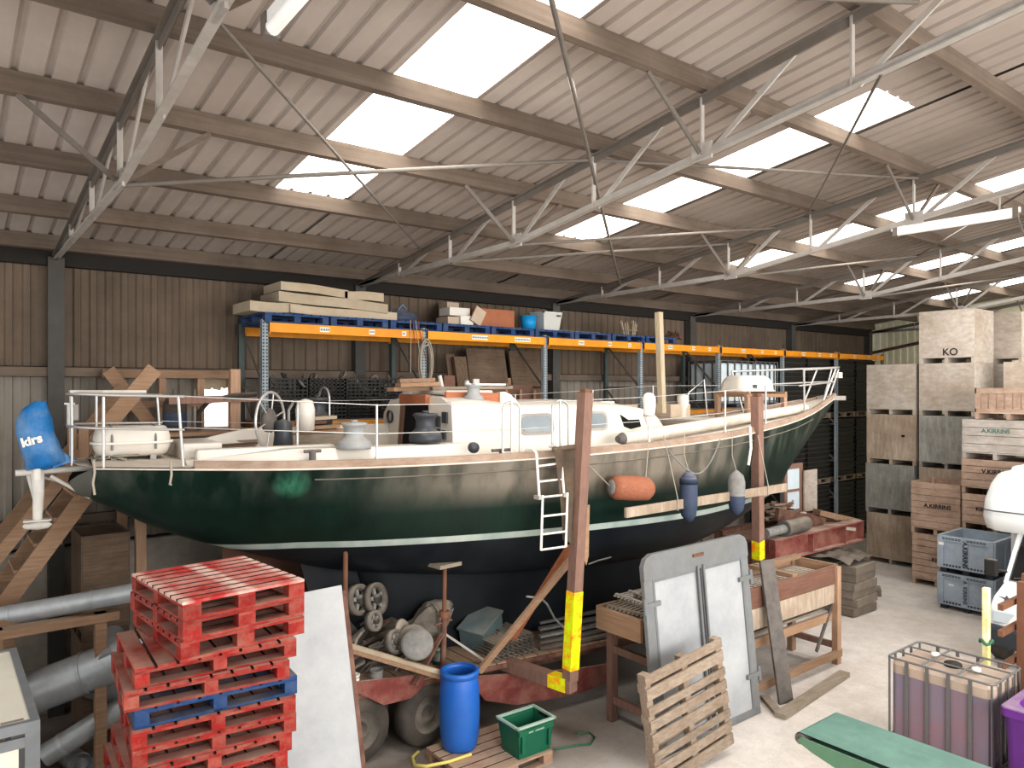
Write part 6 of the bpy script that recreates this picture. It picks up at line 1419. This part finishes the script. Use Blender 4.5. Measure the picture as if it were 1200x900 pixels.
duct('dark galvanised duct lying behind the bright one', at(70,800,d=9.6), at(200,815,d=9.4), .15, (.5,))
duct('short dark duct end lying on the floor at the bottom left', at(66,875,z=.13), at(98,898,z=.13), .12, (.85,))
# duct supports
S('timber_trestle', 'rough timber trestle holding up the ducts', 'trestle', MB().box((1.5,9.7,0), (1.62,9.82,1.98)).box((.5,9.7,0), (.62,9.82,1.98)).box((.4,9.68,1.88), (1.75,9.84,1.98)), 'wood')
# stairs up to a landing beside the rack
sr_ = T('timber_staircase', 'steep rough timber staircase climbing behind the stern', 'stairs', (1.0,11.2,0)); e0, e1_ = V((-.75,10.75,-.1)), V((2.1,10.75,4.02)); ev = (e1_-e0).normalized()
for y in (10.75, 11.65): P(sr_, 'stringer', MB().bar(V((e0.x,y,e0.z)), V((e1_.x,y,e1_.z)), .05, .2), 'wood', True)
for k in range(13):
    p = e0+ev*(.45+k*.36); P(sr_, 'tread', MB().box((p.x-.14,10.78,p.z), (p.x+.16,11.62,p.z+.04)), 'wood_y', True)
for y in (10.72, 11.7):
    P(sr_, 'handrail', MB().bar(V((e0.x+.1,y,e0.z+.95)), V((e1_.x+.05,y,e1_.z+.6)), .05, .14), 'wood', True)
    for f in (.45,.8): p = e0.lerp(e1_, f); P(sr_, 'handrail_post', MB().box((p.x-.05,y-.03,p.z), (p.x+.05,y+.03,p.z+.9)), 'wood_z', True)
ln = T('stair_landing', 'timber landing with post and rail guard at the head of the stairs', 'landing', (3.0,11.4,0)); 
P(ln, 'floor_board', MB().box((2.1,10.72,3.93), (3.86,12.1,3.98)), 'wood', True)
for x in (2.15, 2.75, 3.3, 3.78):
    P(ln, 'post', MB().box((x-.05,12.0,3.98), (x+.05,12.08,4.86)), 'wood_z', True)
P(ln, 'top_rail', MB().box((1.95,11.97,4.74), (3.85,12.06,4.86)), 'wood', True); P(ln, 'mid_rail', MB().box((2.1,11.98,4.3), (3.3,12.05,4.4)), 'wood', True)
P(ln, 'guard_post', MB().box((3.36,10.76,3.6), (3.5,10.84,4.86)), 'wood_z', True); P(ln, 'guard_rail', MB().bar(V((2.55,10.8,4.42)), V((3.72,10.72,4.45)), .05, .1), 'post_brown', True)
for x, y in ((2.2,10.8), (3.8,10.8), (2.2,12.0), (3.8,12.0)): P(ln, 'leg', MB().box((x-.06,y-.06,0), (x+.06,y+.06,3.93)), 'wood_z', True)
P(ln, 'brace', MB().bar(V((1.7,10.7,4.0)), V((2.35,10.7,4.85)), .05, .2), 'wood', True); P(ln, 'brace', MB().bar(V((2.0,11.9,4.85)), V((2.6,11.9,4.0)), .05, .18), 'wood', True)
t = T('gas_bottle', 'dusty blue-grey gas bottle standing on the landing by the rail', 'gas bottle', (2.75,11.3,3.982)); P(t, 'body', MB().lathe([(0,0), (.15,0), (.16,.03), (.16,.38), (.1,.5), (.05,.53), (0,.53)], n=20), 'junk_dark'); P(t, 'band', MB().lathe([(.162,.08), (.162,.26)], n=20), 'fender_blue'); P(t, 'valve', MB().cyl((0,0,.53), (0,0,.6), .03, n=10), 'iron_dark')
S('black_hose', 'black hose bent over the landing rail', 'hose', MB().tube([(3.0,11.0,4.0), (2.98,10.95,4.25), (3.08,10.85,4.4), (3.35,10.7,4.48), (3.7,10.68,4.5)], .035, 8), 'junk_dark')
# crates and boards below the landing
potato_box('lower old wooden crate under the stern, against the wall', (1.79,11.2,.002), .86, .56, 1.35, 'pd', group='old crates under the landing'); potato_box('upper old wooden crate under the stern', (1.79,11.2,1.356), .86, .56, 1.35, 'pd', group='old crates under the landing')
S('timber_sheet', 'large dark board standing below the boat against the landing legs', 'board', MB().box((3.2,10.6,0), (5.6,10.64,2.6)), 'wood_red')
S('timber_bundle', 'pile of old slats at the left edge above the cabinet', 'timber bundle', MB().box((.1,10.0,0), (.75,10.6,1.95)).box((.05,9.95,1.95), (.8,10.0,2.02)).box((.05,10.1,1.95), (.8,10.2,2.02)).box((.05,10.3,1.95), (.8,10.42,2.02)), 'wood')

# ================================================================ light and camera
wd = bpy.data.worlds.new('overcast'); bpy.context.scene.world = wd; wd.use_nodes = True
bg = wd.node_tree.nodes['Background']; bg.inputs[0].default_value = (1.0,.985,.96,1); bg.inputs[1].default_value = 1.5
def area(loc, rot, sx, sy, power, col=(1,.98,.95)):  # makes an unseen fill lamp
    l = bpy.data.lights.new('fill_light', 'AREA'); l.shape = 'RECTANGLE'; l.size = sx; l.size_y = sy; l.energy = power; l.color = col
    o = bpy.data.objects.new('fill_light', l); C.objects.link(o); o.location = loc; o.rotation_euler = rot; return o
area((12,-6.5,5.4), (math.radians(62),0,0), 14, 4, 1450)  # stands for daylight from the open side behind the camera
area((13.5,1.0,7.0), (math.radians(20),0,math.radians(10)), 9, 3, 230)  # fill lamp added under the roof on the right, no fitting there
area((3,-5.5,4.6), (math.radians(70),0,math.radians(-62)), 7, 3.2, 1250)  # fill lamp added from the left to brighten crate and bin fronts
for a, b in SKY: area(((a+b)/2, 6.5, zr(6.5)-.1), (math.radians(8),0,0), 1.0, 5.2, 170)  # extra lamps added under the skylights to strengthen their light
cd = bpy.data.cameras.new('camera'); cam = bpy.data.objects.new('camera', cd); C.objects.link(cam)
cd.sensor_width = 36; cd.lens = 36*FL/1200; cd.clip_end = 200; cd.shift_y = 4/1200
cam.location = (0,0,CH); cam.rotation_euler = (PI/2,0,CA-PI/2)
sc = bpy.context.scene; sc.camera = cam
sc.view_settings.view_transform = 'Standard'; sc.view_settings.look = 'None'; sc.view_settings.exposure = .05; sc.view_settings.gamma = .93
sc.cycles.max_bounces = 8; sc.cycles.diffuse_bounces = 4; sc.cycles.sample_clamp_indirect = 6
